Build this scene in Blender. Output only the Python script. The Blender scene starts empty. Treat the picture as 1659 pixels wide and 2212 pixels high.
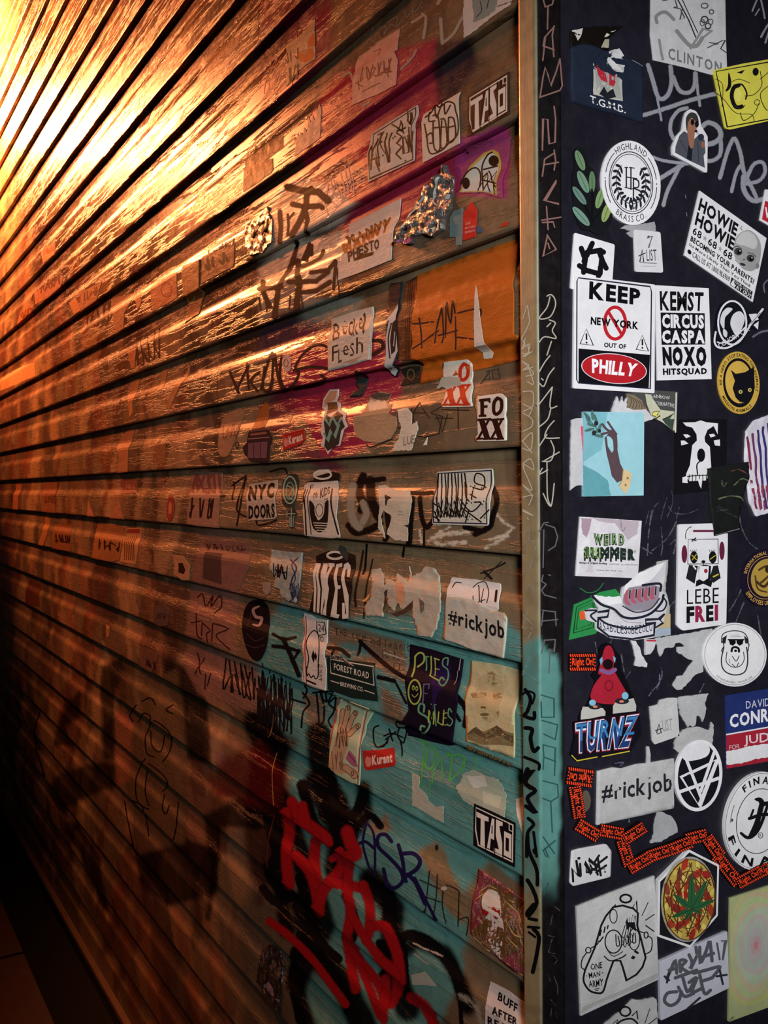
import bpy, bmesh, math, random
import numpy as np
from mathutils import Vector, Matrix
from mathutils.geometry import tessellate_polygon

C = bpy.context.scene.collection
SC = bpy.context.scene
random.seed(4)
PI = math.pi

# ---------------------------------------------------------------- camera
IW, IH, F = 1659.0, 2212.0, 2022.0
YAW, PITCH, ROLL = 0.539422, 0.026965, -0.009865
FW = Vector((-math.cos(YAW)*math.cos(PITCH), math.sin(YAW)*math.cos(PITCH), -math.sin(PITCH)))
_r = FW.cross(Vector((0, 0, 1))).normalized(); _u = _r.cross(FW)
RT = _r*math.cos(ROLL) + _u*math.sin(ROLL)
UP = -_r*math.sin(ROLL) + _u*math.cos(ROLL)
EYE = 1.60
def _dir(px, py): return FW + RT*((px-IW/2)/F) - UP*((py-IH/2)/F)
_c = _dir(1163, 1063)*1.115
CAM = Vector((-_c.x, -_c.y, EYE))
cam_data = bpy.data.cameras.new('camera')
cam = bpy.data.objects.new('camera', cam_data); C.objects.link(cam)
cam_data.sensor_fit = 'HORIZONTAL'; cam_data.sensor_width = 36.0
cam_data.lens = 36.0*F/IW; cam_data.clip_start = 0.02
M = Matrix((RT, UP, -FW)).transposed().to_4x4(); M.translation = CAM
cam.matrix_world = M
SC.camera = cam

# ---------------------------------------------------------------- world, lights, exposure
SC.view_settings.view_transform = 'Standard'
SC.view_settings.look = 'None'
SC.view_settings.gamma = 1.0
SC.view_settings.use_curve_mapping = False
SC.view_settings.exposure = 0.0
world = bpy.data.worlds.new('night_sky'); SC.world = world
world.use_nodes = True
bg = world.node_tree.nodes['Background']
bg.inputs['Color'].default_value = (0.30, 0.16, 0.15, 1)
bg.inputs['Strength'].default_value = 0.030

def lamp(name, kind, loc, energy, color, **kw):
    d = bpy.data.lights.new(name, kind); d.energy = energy; d.color = color
    aim = kw.pop('aim', None)
    for k, v in kw.items(): setattr(d, k, v)
    o = bpy.data.objects.new(name, d); C.objects.link(o); o.location = loc
    if aim is not None:
        o.rotation_euler = (Vector(aim)-Vector(loc)).to_track_quat('-Z', 'Y').to_euler()
    o['kind'] = 'structure'
    return o
# sodium flood lamp high on the siding wall, just outside the frame
lamp('street_light', 'SPOT', (-4.15, -0.36, 3.5), 2500, (1.0, 0.30, 0.085), shadow_soft_size=0.10,
     spot_size=math.radians(164), spot_blend=1.0, aim=(-4.02, 0.0, 3.5))
lamp('warm_fill_light', 'SPOT', (-5.2, -1.5, 4.0), 1500, (1.0, 0.25, 0.08), shadow_soft_size=0.25,  # unseen warm fill, added to brighten the recesses of the far siding
     spot_size=math.radians(64), spot_blend=1.0, aim=(-3.5, 0.0, 3.0))
# white shop light falling on the corner from the right of the camera
lamp('shop_light', 'SPOT', (1.95, -0.98, 1.95), 295, (0.98, 0.975, 1.0), shadow_soft_size=0.22,
     spot_size=math.radians(49), spot_blend=1.0, aim=(0.02, 0.28, 1.57))

# ---------------------------------------------------------------- wall geometry constants
E_ = 0.1336          # height of one siding course
ZL0 = EYE + 0.0478   # one lip height
YS = 0.019           # nominal siding plane (y)
XP = -0.006          # door panel plane (x)
PROF = [(0.0, .0145), (.03, .015), (.48, .0135), (.53, .0118), (.63, .0045), (.68, .003), (1.0, .001)]
def off_exact(z):
    t = ((z-ZL0)/E_) % 1.0
    for (a, u), (b, v) in zip(PROF, PROF[1:]):
        if t <= b: return u+(v-u)*(t-a)/(b-a)
    return .001
def off_drape(z, w=.05):
    t = ((z-ZL0)/E_) % 1.0
    if t > 1-w: return .0015+(.0145-.0015)*((t-(1-w))/w)**1.5
    return off_exact(z)
def px2s(px, py):
    d = _dir(px, py); o = .01
    for _ in range(5):
        t = (YS-o-CAM.y)/d.y
        z = CAM.z+d.z*t; o = .5*o+.5*off_drape(z)
    return (CAM.x+d.x*t, z)
def px2t(px, py):
    d = _dir(px, py); t = -CAM.y/d.y
    return (CAM.x+d.x*t, CAM.z+d.z*t)
def px2b(px, py):
    d = _dir(px, py); t = -CAM.x/d.x
    return (CAM.y+d.y*t, CAM.z+d.z*t)
def px2p(px, py):
    d = _dir(px, py); t = (XP-CAM.x)/d.x
    return (CAM.y+d.y*t, CAM.z+d.z*t)
PX2 = {'S': px2s, 'T': px2t, 'B': px2b, 'P': px2p}
def to3(surf, u, v, h):
    if surf == 'S': return (u, YS-off_drape(v)-h, v)
    if surf == 'T': return (u, -h, v)
    if surf == 'B': return (h, u, v)
    return (XP+h, u, v)
def project(P):   # numpy (n,3) -> pixel coordinates, used to find where paint marks lie on a surface
    D = P-np.array(CAM); z = D@np.array(FW)
    return IW/2+F*(D@np.array(RT))/z, IH/2-F*(D@np.array(UP))/z

# ---------------------------------------------------------------- colour
def lin(c):
    if isinstance(c, str):
        c = [int(c[i:i+2], 16)/255 for i in (0, 2, 4)] if len(c) == 6 else [int(ch*2, 16)/255 for ch in c]
    return tuple((x/12.92 if x <= .04045 else ((x+.055)/1.055)**2.4) for x in c)+(1.0,)

# ---------------------------------------------------------------- materials
def mat(name):
    m = bpy.data.materials.new(name); m.use_nodes = True
    nt = m.node_tree; return m, nt, nt.nodes['Principled BSDF']
def node(nt, t, **kw):
    n = nt.nodes.new(t)
    for k, v in kw.items():
        if k in n.inputs.keys(): n.inputs[k].default_value = v
        else: setattr(n, k, v)
    return n
def noise(nt, scale, detail=4, stretch=None, rough=.5):
    tc = node(nt, 'ShaderNodeNewGeometry'); mp = node(nt, 'ShaderNodeMapping')
    if stretch: mp.inputs['Scale'].default_value = stretch
    nt.links.new(tc.outputs['Position'], mp.inputs['Vector'])
    n = node(nt, 'ShaderNodeTexNoise'); n.inputs['Scale'].default_value = scale
    n.inputs['Detail'].default_value = detail; n.inputs['Roughness'].default_value = rough
    nt.links.new(mp.outputs[0], n.inputs['Vector']); return n
def ramp(nt, src, a, b, lo=0., hi=1.):
    r = node(nt, 'ShaderNodeMapRange'); r.inputs['From Min'].default_value = a; r.inputs['From Max'].default_value = b
    r.inputs['To Min'].default_value = lo; r.inputs['To Max'].default_value = hi
    nt.links.new(src, r.inputs['Value']); return r.outputs['Result']
def math_(nt, op, a, b):
    n = node(nt, 'ShaderNodeMath', operation=op)
    for i, x in enumerate((a, b)):
        if isinstance(x, (int, float)): n.inputs[i].default_value = x
        else: nt.links.new(x, n.inputs[i])
    return n.outputs[0]
def painted(name, rough, bumps, grime, attr='paint', spec=.5, roughvar=.12, coat=0.):
    """colour from the 'paint' attribute, dirt from noise, relief from stretched noises"""
    m, nt, p = mat(name)
    at = node(nt, 'ShaderNodeAttribute', attribute_name=attr)
    g = noise(nt, 9, 6, rough=.65); g2 = noise(nt, 55, 4, rough=.7)
    gm = math_(nt, 'MULTIPLY', ramp(nt, g.outputs['Fac'], .3, .72, 1-grime, 1.0), ramp(nt, g2.outputs['Fac'], .3, .7, 1-grime*.55, 1.04))
    mx = node(nt, 'ShaderNodeVectorMath', operation='SCALE')
    nt.links.new(at.outputs['Color'], mx.inputs[0]); nt.links.new(gm, mx.inputs['Scale'])
    nt.links.new(mx.outputs[0], p.inputs['Base Color'])
    nt.links.new(ramp(nt, g2.outputs['Fac'], .25, .75, rough-roughvar, rough+roughvar), p.inputs['Roughness'])
    p.inputs['Specular IOR Level'].default_value = spec
    if coat: p.inputs['Coat Weight'].default_value = coat; p.inputs['Coat Roughness'].default_value = .22
    prev = None
    for sc, st, strength, dist, sharp in bumps:
        b = noise(nt, sc, 6, st, .6)
        src = b.outputs['Fac']
        if sharp:   # thin ridges where the noise crosses its middle
            src = math_(nt, 'ABSOLUTE', math_(nt, 'SUBTRACT', src, .5), 0); src = ramp(nt, src, 0, .035, 1, 0)
        bp = node(nt, 'ShaderNodeBump'); bp.inputs['Strength'].default_value = strength; bp.inputs['Distance'].default_value = dist
        nt.links.new(src, bp.inputs['Height'])
        if prev: nt.links.new(prev, bp.inputs['Normal'])
        prev = bp.outputs['Normal']
    nt.links.new(prev, p.inputs['Normal'])
    if coat: nt.links.new(prev, p.inputs['Coat Normal'])
    return m
MS = painted('siding_paint', .27, [(6, (.5, 1, 9), .16, .0016, False), (26, (.22, 1, 6), .35, .0007, False), (9, (.35, 1, 5), .75, .0009, True), (220, None, .25, .0004, False)], .28, spec=.06, roughvar=.07)
MT = painted('trim_paint', .42, [(8, (6, 6, .5), .35, .002, False), (180, None, .2, .0005, False)], .22)
MB = painted('black_enamel', .38, [(5, None, .25, .004, False), (160, None, .22, .0004, False)], .25)
MF = painted('sticker_print', .55, [(14, None, .35, .0016, False), (120, None, .2, .0004, False)], .13, attr='col', spec=.02)
MP = painted('wrinkled_paper', .55, [(14, (1, 1, 2.2), .7, .003, False), (22, (.6, .6, 2.5), .3, .0008, True), (90, None, .5, .0008, False)], .22, attr='col', spec=.05)
def foil_mat():
    m = painted('creased_foil', .28, [(35, (1, 1, .8), 1.0, .005, False), (60, (1.4, 1, .6), .8, .0015, True)], .3, attr='col', spec=.9, coat=.5)
    return m
MG = foil_mat()
def spray_mat():
    m, nt, p = mat('spray_paint')
    at = node(nt, 'ShaderNodeAttribute', attribute_name='col'); nt.links.new(at.outputs['Color'], p.inputs['Base Color'])
    uv = node(nt, 'ShaderNodeAttribute', attribute_name='soft')
    n = noise(nt, 260, 3, rough=.7)
    n2 = noise(nt, 18, 4)
    v = math_(nt, 'ADD', uv.outputs['Fac'], math_(nt, 'MULTIPLY', math_(nt, 'SUBTRACT', n.outputs['Fac'], .5), .75))
    v = math_(nt, 'ADD', v, math_(nt, 'MULTIPLY', math_(nt, 'SUBTRACT', n2.outputs['Fac'], .5), .35))
    nt.links.new(ramp(nt, v, .62, .98, .96, 0.), p.inputs['Alpha'])
    p.inputs['Roughness'].default_value = .6; p.inputs['Specular IOR Level'].default_value = .02
    return m
MSP = spray_mat()
def dry_mat():
    m, nt, p = mat('dry_chalk_paint')
    at = node(nt, 'ShaderNodeAttribute', attribute_name='col'); nt.links.new(at.outputs['Color'], p.inputs['Base Color'])
    n = noise(nt, 60, 6, (1, 1, 3), .8); uv = node(nt, 'ShaderNodeAttribute', attribute_name='soft')
    v = math_(nt, 'ADD', n.outputs['Fac'], math_(nt, 'MULTIPLY', uv.outputs['Fac'], .18))
    nt.links.new(ramp(nt, v, .52, .66, .85, 0.), p.inputs['Alpha'])
    p.inputs['Roughness'].default_value = .6
    return m
MD = dry_mat()
MATS = {'print': MF, 'paper': MP, 'foil': MG, 'spray': MSP, 'dry': MD}

# ---------------------------------------------------------------- object helpers
def link(name, me, parent=None):
    o = bpy.data.objects.new(name, me); C.objects.link(o)
    if parent is not None: o.parent = parent
    return o
def grid_mesh(name, P, nr, nc, mt, paint):
    """P (nr*nc,3) vertices in rows; quads; 'paint' point colours"""
    me = bpy.data.meshes.new(name)
    i = np.arange(nr*nc).reshape(nr, nc)
    q = np.stack([i[:-1, :-1], i[:-1, 1:], i[1:, 1:], i[1:, :-1]], -1).reshape(-1, 4)
    me.vertices.add(len(P)); me.vertices.foreach_set('co', P.astype(np.float32).ravel())
    me.loops.add(q.size); me.loops.foreach_set('vertex_index', q.ravel().astype(np.int32))
    me.polygons.add(len(q)); me.polygons.foreach_set('loop_start', np.arange(0, q.size, 4, dtype=np.int32))
    me.update(calc_edges=True)
    me.polygons.foreach_set('use_smooth', np.ones(len(q), bool))
    a = me.color_attributes.new('paint', 'FLOAT_COLOR', 'POINT')
    a.data.foreach_set('color', np.concatenate([paint, np.ones((len(P), 1))], 1).astype(np.float32).ravel())
    me.materials.append(mt); me.validate(); return me

# ---- soft paint fields, given where they lie on the wall -------------------
def sstep(a, b, x):
    t = np.clip((x-a)/(b-a), 0, 1); return t*t*(3-2*t)
_rng = np.random.default_rng(7)
def vnoise(x, y, s, seed=0):
    x = x/s+seed*17.3; y = y/s+seed*9.1
    xi = np.floor(x).astype(np.int64); yi = np.floor(y).astype(np.int64); fx = x-xi; fy = y-yi
    fx = fx*fx*(3-2*fx); fy = fy*fy*(3-2*fy)
    def h(a, b):
        v = np.sin(a*127.1+b*311.7+seed*74.7)*43758.5453; return v-np.floor(v)
    return (h(xi, yi)*(1-fx)+h(xi+1, yi)*fx)*(1-fy)+(h(xi, yi+1)*(1-fx)+h(xi+1, yi+1)*fx)*fy
def d_poly(X, Y, pts):
    """signed distance (px) to a polygon: negative inside"""
    d = np.full(X.shape, 1e9); ins = np.zeros(X.shape, bool); n = len(pts)
    for i in range(n):
        ax, ay = pts[i]; bx, by = pts[(i+1) % n]
        ex, ey = bx-ax, by-ay; t = np.clip(((X-ax)*ex+(Y-ay)*ey)/(ex*ex+ey*ey+1e-9), 0, 1)
        d = np.minimum(d, np.hypot(X-ax-t*ex, Y-ay-t*ey))
        if ay != by: ins ^= ((ay > Y) != (by > Y)) & (X < (bx-ax)*(Y-ay)/(by-ay)+ax)
    return np.where(ins, -d, d)
def d_line(X, Y, pts):
    d = np.full(X.shape, 1e9)
    for (ax, ay), (bx, by) in zip(pts, pts[1:]):
        ex, ey = bx-ax, by-ay; t = np.clip(((X-ax)*ex+(Y-ay)*ey)/(ex*ex+ey*ey+1e-9), 0, 1)
        d = np.minimum(d, np.hypot(X-ax-t*ex, Y-ay-t*ey))
    return d
def over(col, a, c):
    c = np.array(lin(c)[:3]); a = a[:, None]; return col*(1-a)+c*a
# ================================================================ STRUCTURE
TEAL, TEALD, MAG, MAGD, BRN = '5c948c', '4a7a75', 'a32d46', '4a1832', '7a694e'
def siding_paint(P):
    X, Y = project(P)
    x, z = P[:, 0], P[:, 2]
    n = len(P)
    col = np.tile(np.array(lin(BRN)[:3]), (n, 1))
    w = vnoise(X, Y, 40, 1)*24+vnoise(X, Y, 15, 2)*10-17
    def P_(pts, c, soft=6, a=1., rag=1.):
        nonlocal col
        col = over(col, a*(1-sstep(-soft, soft, d_poly(X, Y, pts)+w*.35*rag)), c)
    def L_(pts, wd, c, soft=5, a=1., rag=1.):
        nonlocal col
        col = over(col, a*(1-sstep(wd/2-soft, wd/2+soft, d_line(X, Y, pts)+w*.2*rag)), c)
    # slightly different tan coats painted over one another
    for k, (s_, c_) in enumerate(((.33, '8a7355'), (.21, '6b5a44'), (.14, '84684a'), (.10, '5e4c3a'))):
        v = vnoise(x*1.6+z*.25, z*.7, s_, 20+k); col = over(col, .55*sstep(.60, .66, v), c_)
    far = 1-sstep(-1.15, -.75, x)
    # the far end: slanted strokes of buffed graffiti, pale and dark
    for k, c_ in enumerate(('b08a62', '4a2f22', 'a77e5a', '5a2c22', '7a4630', 'b59a70', '3b2a20')):
        sl = (-1)**k*.55
        v = vnoise(x*1.0+z*sl, z*.28+k, .085+.012*k, 40+k)
        col = over(col, far*.55*sstep(.69, .725, v), c_)
    P_([(430, 640), (470, 420), (600, 330), (690, 330), (800, 400), (880, 470), (800, 640), (640, 720), (500, 790)], '46301f', 25, .85)
    P_([(870, 560), (900, 420), (1000, 420), (1010, 520)], '5a4a38', 15, .5)
    # --- magenta and purple field
    P_([(560, 0), (600, 0), (712, 0), (722, 90), (690, 150), (600, 230), (560, 260)], '8a2a52', 8, .9)
    P_([(560, 60), (618, 60), (622, 140), (560, 190)], '4e2130', 10, .85)
    P_([(668, 245), (715, 170), (830, 110), (940, 85), (962, 200), (968, 330), (1000, 300), (1105, 280), (1092, 425), (985, 420), (900, 430), (880, 470), (740, 500), (640, 330)], MAG, 7)
    P_([(945, 95), (1020, 75), (1030, 130), (975, 245), (950, 250), (935, 130)], '2c2630', 9, .92)
    P_([(560, 240), (660, 215), (700, 190), (660, 290), (560, 330)], '3c2432', 12, .7)
    P_([(700, 330), (770, 350), (795, 380), (735, 415), (690, 395)], '38203a', 8, .85)
    P_([(985, 300), (1100, 270), (1090, 425), (990, 420)], 'a03a72', 6)
    # --- white ghost behind the black letters
    P_([(585, 430), (630, 390), (690, 395), (770, 440), (740, 480), (560, 560), (590, 470)], 'd2c8b2', 10, 1.)
    P_([(560, 580), (620, 520), (745, 500), (740, 600), (640, 655), (560, 700)], 'cfc4ac', 7, 1.)
    P_([(640, 700), (660, 650), (790, 640), (770, 680), (700, 702), (650, 705)], '8b9080', 6, .9)
    P_([(560, 660), (650, 590), (650, 690), (560, 735)], '4a3a36', 9, .6)
    # --- magenta disc of the middle courses
    P_([(596, 800), (610, 745), (650, 715), (720, 712), (830, 720), (868, 780), (866, 850), (820, 950), (760, 985), (700, 985), (650, 900), (600, 880)], 'a02c46', 7)
    P_([(560, 720), (640, 690), (720, 700), (700, 740), (560, 780)], '3e2844', 12, .75)
    P_([(640, 930), (700, 990), (750, 1005), (735, 1020), (690, 1010), (620, 970)], '7a3040', 8, .8)
    P_([(560, 880), (600, 830), (640, 830), (640, 960), (585, 930)], '7a2f3a', 10, .7)
    # --- teal field
    P_([(550, 1385), (610, 1300), (690, 1330), (930, 1330), (960, 1300), (1060, 1310), (1095, 1345), (1128, 1370), (1200, 1380), (1200, 1905), (1120, 1905), (1060, 1860), (1000, 1930), (1010, 2040), (1000, 2120), (960, 2190), (900, 2260), (640, 2260), (640, 1900), (620, 1660), (560, 1560)], TEAL, 9)
    P_([(700, 1335), (870, 1385), (880, 1480), (800, 1440), (765, 1450), (760, 1410), (700, 1420)], '74644e', 6)
    P_([(735, 1392), (790, 1392), (800, 1420), (735, 1420)], TEALD, 6, .9)
    P_([(820, 1470), (870, 1520), (868, 1570), (825, 1560)], '75604a', 7, .9)
    P_([(655, 1500), (700, 1500), (698, 1640), (680, 1640)], '6f5c48', 7, .85)
    P_([(800, 1785), (838, 1760), (846, 1795), (805, 1800)], '8a7452', 3)
    P_([(905, 1840), (945, 1815), (975, 1870), (1010, 1960), (1000, 1995), (960, 1960)], '84704f', 5)
    P_([(520, 1990), (580, 1800), (650, 1780), (690, 2000), (640, 2140), (700, 2260), (520, 2260)], '5e5848', 12, .9)
    P_([(560, 1540), (640, 1600), (610, 1700), (640, 1800), (560, 1960), (520, 1800)], '2e1214', 14, .85)
    P_([(1000, 2050), (1060, 1990), (1128, 2000), (1128, 2260), (990, 2260), (1010, 2150)], '7a6a50', 9, .9)
    P_([(900, 1640), (960, 1650), (1100, 1740), (1100, 1800), (1040, 1770), (900, 1690)], '3a6a62', 8, .5)
    # --- black spray shadows under the red letters
    for pts, wd in (([(690, 1590), (700, 1690), (745, 1780), (730, 1880)], 50), ([(690, 1690), (740, 1790)], 60), ([(785, 1700), (790, 1760), (760, 1800), (700, 1760)], 26),
                    ([(600, 1720), (650, 1850), (700, 2000), (640, 2120)], 44), ([(800, 1900), (850, 1960), (845, 2080), (880, 2180)], 46),
                    ([(655, 1950), (680, 2060), (740, 2120), (790, 2230)], 50), ([(870, 2060), (900, 2035), (960, 2060), (1000, 2130), (1010, 2180)], 30),
                    ([(560, 1560), (590, 1620), (560, 1760)], 60), ([(620, 1730), (600, 1900), (620, 2010)], 30), ([(640, 2110), (665, 2230)], 30)):
        L_(pts, wd*1.15, '08070a', 7, .97)
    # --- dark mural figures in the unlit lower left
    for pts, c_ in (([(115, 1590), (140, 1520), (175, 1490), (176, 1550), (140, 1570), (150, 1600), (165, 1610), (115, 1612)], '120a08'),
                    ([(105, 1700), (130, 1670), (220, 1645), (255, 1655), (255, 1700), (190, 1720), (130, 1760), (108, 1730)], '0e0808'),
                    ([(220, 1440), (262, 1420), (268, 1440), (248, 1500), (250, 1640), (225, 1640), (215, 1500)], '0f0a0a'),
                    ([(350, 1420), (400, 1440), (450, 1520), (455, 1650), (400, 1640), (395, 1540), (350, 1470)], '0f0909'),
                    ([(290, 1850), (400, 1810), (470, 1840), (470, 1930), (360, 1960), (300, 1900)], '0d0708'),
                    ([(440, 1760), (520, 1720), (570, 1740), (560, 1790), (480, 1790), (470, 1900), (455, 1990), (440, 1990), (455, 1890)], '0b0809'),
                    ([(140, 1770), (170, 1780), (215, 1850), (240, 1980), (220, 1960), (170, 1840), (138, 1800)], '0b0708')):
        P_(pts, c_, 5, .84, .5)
    P_([(310, 1480), (385, 1440), (400, 1560), (408, 1760), (400, 1820), (300, 1845), (280, 1700), (300, 1600)], '6b5a40', 6, .8)
    P_([(250, 1520), (290, 1560), (280, 1690), (250, 1700)], 'a06a50', 5, .7)
    P_([(455, 1600), (490, 1640), (505, 1680), (470, 1650)], 'a58078', 5, .7)
    P_([(420, 1240), (520, 1270), (500, 1400), (400, 1370)], '9a6e60', 4, .75, .4)
    P_([(440, 1130), (540, 1150), (530, 1270), (415, 1240)], '8e6a5c', 4, .7, .4)
    P_([(415, 1390), (560, 1440), (560, 1540), (430, 1500), (390, 1430)], '946c60', 5, .7)
    P_([(480, 1640), (560, 1600), (620, 1680), (600, 1760), (480, 1720), (440, 1690)], '5a1216', 14, .8)
    P_([(490, 1790), (530, 1790), (525, 1870), (490, 1840)], '6f6452', 6, .7)
    return col

STRUCT = []
def struct(o, **kw):
    o['kind'] = 'structure'
    for k, v in kw.items(): o[k] = v
    return o

def siding():
    root = bpy.data.objects.new('wall_left', None); C.objects.link(root); struct(root, label='long exterior wall clad in tan painted lap siding')
    # columns: denser towards the corner
    xs = []
    px = 1132.
    while px > -60:
        xs.append(px2s(px, 1063)[0]); px -= 5.0
    xs[0] = -.018
    x = xs[-1]
    while x > -6.6: x -= .25; xs.append(x)
    xs = np.array(xs)
    def brk(px, py): return px2s(px, py)[0]
    joints = {}
    for (jx, jy) in ((400, 655), (312, 200), (560, 40), (272, 975), (150, 1230), (470, 820), (95, 640), (185, 1500), (330, 1380), (640, 30)):
        X, Z = px2s(jx, jy); joints.setdefault(math.floor((Z-ZL0)/E_), []).append(X)
    k0 = math.ceil((0.02-ZL0)/E_); k1 = math.floor((4.5-ZL0)/E_)
    for k in range(k0, k1+1):
        z0 = ZL0+k*E_
        zs = [(z0+.0005, .001), (z0, .013), (z0+.0008, .0143), (z0+.003, .0148)]
        nr = 26 if z0 < EYE+.7 else 18
        for t in sorted(set(np.linspace(.05, .999, nr).round(3).tolist()+[.03, .48, .53, .63, .68, .95])): zs.append((z0+t*E_, off_exact(z0+t*E_)))
        js = sorted(joints.get(k, []), reverse=True)
        if k < 8 and k % 3 == 1 and not js: js = []
        edges = [0.0]+js+[-99.]
        for s in range(len(edges)-1):
            hi, lo = edges[s], edges[s+1]
            seg = xs[(xs < hi-.0035) & (xs > lo+.0015)]
            if s > 0: seg = np.concatenate([[hi-.0022], seg])
            if s < len(edges)-2: seg = np.concatenate([seg, [lo]])
            proud = 0.
            R = []
            for z, o in zs:
                R.append(np.stack([seg, np.full(len(seg), YS-o-proud), np.full(len(seg), z)], 1))
            P = np.concatenate(R)
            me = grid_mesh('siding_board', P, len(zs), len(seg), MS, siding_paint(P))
            if proud:   # turned edge where one board laps over the next
                pass
            link('siding_board', me, root)
    # solid backing behind the boards
    bm = bmesh.new(); box(bm, -6.7, XP-.01, YS+.0005, .5, 0.0, 4.55)
    o = done(bm, 'sheathing', flat('dark_backing', '171210', .9), root)
    return root

_flat = {}
def flat(name, c, rough=.6):
    if name in _flat: return _flat[name]
    m, nt, p = mat(name); n = noise(nt, 30, 5)
    r = node(nt, 'ShaderNodeMix', data_type='RGBA'); c1 = lin(c)
    r.inputs[6].default_value = tuple(v*.7 for v in c1[:3])+(1,); r.inputs[7].default_value = tuple(min(1, v*1.15) for v in c1[:3])+(1,)
    nt.links.new(n.outputs['Fac'], r.inputs[0]); nt.links.new(r.outputs[2], p.inputs['Base Color'])
    p.inputs['Roughness'].default_value = rough
    b = node(nt, 'ShaderNodeBump'); b.inputs['Strength'].default_value = .3; b.inputs['Distance'].default_value = .003
    nt.links.new(n.outputs['Fac'], b.inputs['Height']); nt.links.new(b.outputs[0], p.inputs['Normal'])
    _flat[name] = m; return m
def box(bm, x0, x1, y0, y1, z0, z1, bev=0):
    r = bmesh.ops.create_cube(bm, size=1)
    for v in r['verts']:
        v.co.x = x0 if v.co.x < 0 else x1; v.co.y = y0 if v.co.y < 0 else y1; v.co.z = z0 if v.co.z < 0 else z1
    if bev:
        es = list({e for v in r['verts'] for e in v.link_edges})
        bmesh.ops.bevel(bm, geom=es, offset=bev, segments=2, profile=.5, affect='EDGES')
def done(bm, name, mt, parent=None, smooth=False):
    me = bpy.data.meshes.new(name); bm.to_mesh(me); bm.free(); me.materials.append(mt)
    if smooth:
        for p in me.polygons: p.use_smooth = True
    return link(name, me, parent)

XT = px2t(1125, 1063)[0]      # left edge of the corner trim
YB = px2b(1217, 1063)[0]      # right edge of the black trim face
def trims():
    z = np.arange(0.0, 4.5, .006)
    # tan face and black face are one folded corner trim
    prof = [(XT, YS-.004), (XT, .0012), (XT+.0012, 0.)]
    prof += [(x, 0.) for x in np.linspace(XT+.004, -.003, 8)] + [(-.0008, .0008)]
    nt_ = len(prof)
    prof += [(0., .003)] + [(0., y) for y in np.linspace(.006, YB-.001, 11)] + [(-.0015, YB), (XP-.002, YB)]
    P = np.array([[x, y, zz] for zz in z for x, y in prof])
    X, Y = project(P)
    left = (P[:, 1] < .0009)
    col = np.where(left[:, None], np.array(lin('8f8361')[:3]), np.array(lin('120d0f')[:3]))
    w = vnoise(X, Y, 26, 5)*14-7
    top = 1378+np.maximum(0, X-1163)*1.05 + np.maximum(0, 1163-X)*.3
    a = sstep(-9, 9, Y-top+w)*(1-sstep(-60, 40, Y-1915+w*2-np.maximum(0, 1180-X)*.4))
    r = 1-sstep(-7, 5, X-1213+np.abs(Y-1640)**2*0.00012+w*.4)
    a = a*np.where(left, 1, r)
    col = over(col, np.clip(a, 0, 1), '5a8f86')
    a = np.where(left, sstep(.55, .75, vnoise(X, Y, 18, 8))*.35, 0); col = over(col, a, '6a6048')
    o = link('trim_1', grid_mesh('trim_1', P, len(z), len(prof), MT, col)); struct(o, label='tan and black corner trim with a teal spray band')
    return o
def panel():
    ys = np.arange(YB, YB+1.6, .02); z = np.arange(0.0, 4.5, .02)
    P = np.array([[XP, y, zz] for zz in z for y in ys]); col = np.tile(np.array(lin('1d1c26')[:3]), (len(P), 1))
    X, Y = project(P); col = over(col, sstep(.5, .8, vnoise(X, Y, 150, 3))*.4, '2a2733')
    o = link('wall_right', grid_mesh('wall_right', P, len(z), len(ys), MB, col)); struct(o, label='blue-black painted metal panel covered in stickers')
    return o
def ground():
    root = bpy.data.objects.new('floor', None); C.objects.link(root); struct(root, label='dark paved sidewalk below the siding')
    bm = bmesh.new(); box(bm, -8, 4, -5, 1.6, -.06, -.012); done(bm, 'bedding', flat('gutter_dirt', '0f0b0b', .95), root)
    m = flat('paving_concrete', '6a4f48', .75)
    src = None
    w = .74; y = -.17
    for j in range(4):
        for i in range(11):
            x1 = 1.9-i*w-(.0)
            bm = bmesh.new(); box(bm, x1-w+.012, x1, y-w+.012, y, -.055, random.uniform(-.002, .002), .004)
            done(bm, 'paving_slab', m, root)
        y -= w
    # base of the wall: kick board above a dark recess
    bm = bmesh.new(); box(bm, -6.6, -.02, -.018, YS+.001, .045, ZL0+math.ceil((0.02-ZL0)/E_)*E_-.004, .005)
    o = done(bm, 'baseboard_left', flat('kick_board', '7a5a44', .5)); struct(o)
siding(); trims(); panel(); ground()
# ================================================================ DRAWING KIT
# Art is laid out in a few reading frames of the reference and cast onto the real surface it is stuck to.
SR, SM = 3.0219, 2.67581
TILES = {'R1': (1110, 0, SR), 'R2': (1110, 380, SR), 'R3': (1110, 740, SR), 'R4': (1110, 1090, SR), 'R5': (1110, 1450, SR), 'R6': (1110, 1812, SR)}
for _i, _y in enumerate((0, 400, 780, 1160, 1500, 1762)):
    TILES['M%d' % (_i+1)] = (560, _y, SM); TILES['L%d' % (_i+1)] = (0, _y, SM)
TILES['X'] = (0, 0, 1.)
K_, W_ = '17161a', 'd6d6d8'
class G: txt = set(); h = 0; t = TILES['X']; fr = None; cur = None; prims = None; n = 0
def Z(t): G.t = TILES[t]; G.fr = None
def U(): G.fr = None
def nums(s): return [float(v) for v in s.split()] if isinstance(s, str) else list(s)
def pts(s):
    if isinstance(s, str): v = nums(s); return list(zip(v[::2], v[1::2]))
    return list(s)
def Q(s):
    v = nums(s); q = list(zip(v[::2], v[1::2]))
    def f(a, b):
        return tuple((q[0][i]*(1-a)+q[1][i]*a)*(1-b)+(q[3][i]*(1-a)+q[2][i]*a)*b for i in (0, 1))
    G.fr = f
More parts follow.
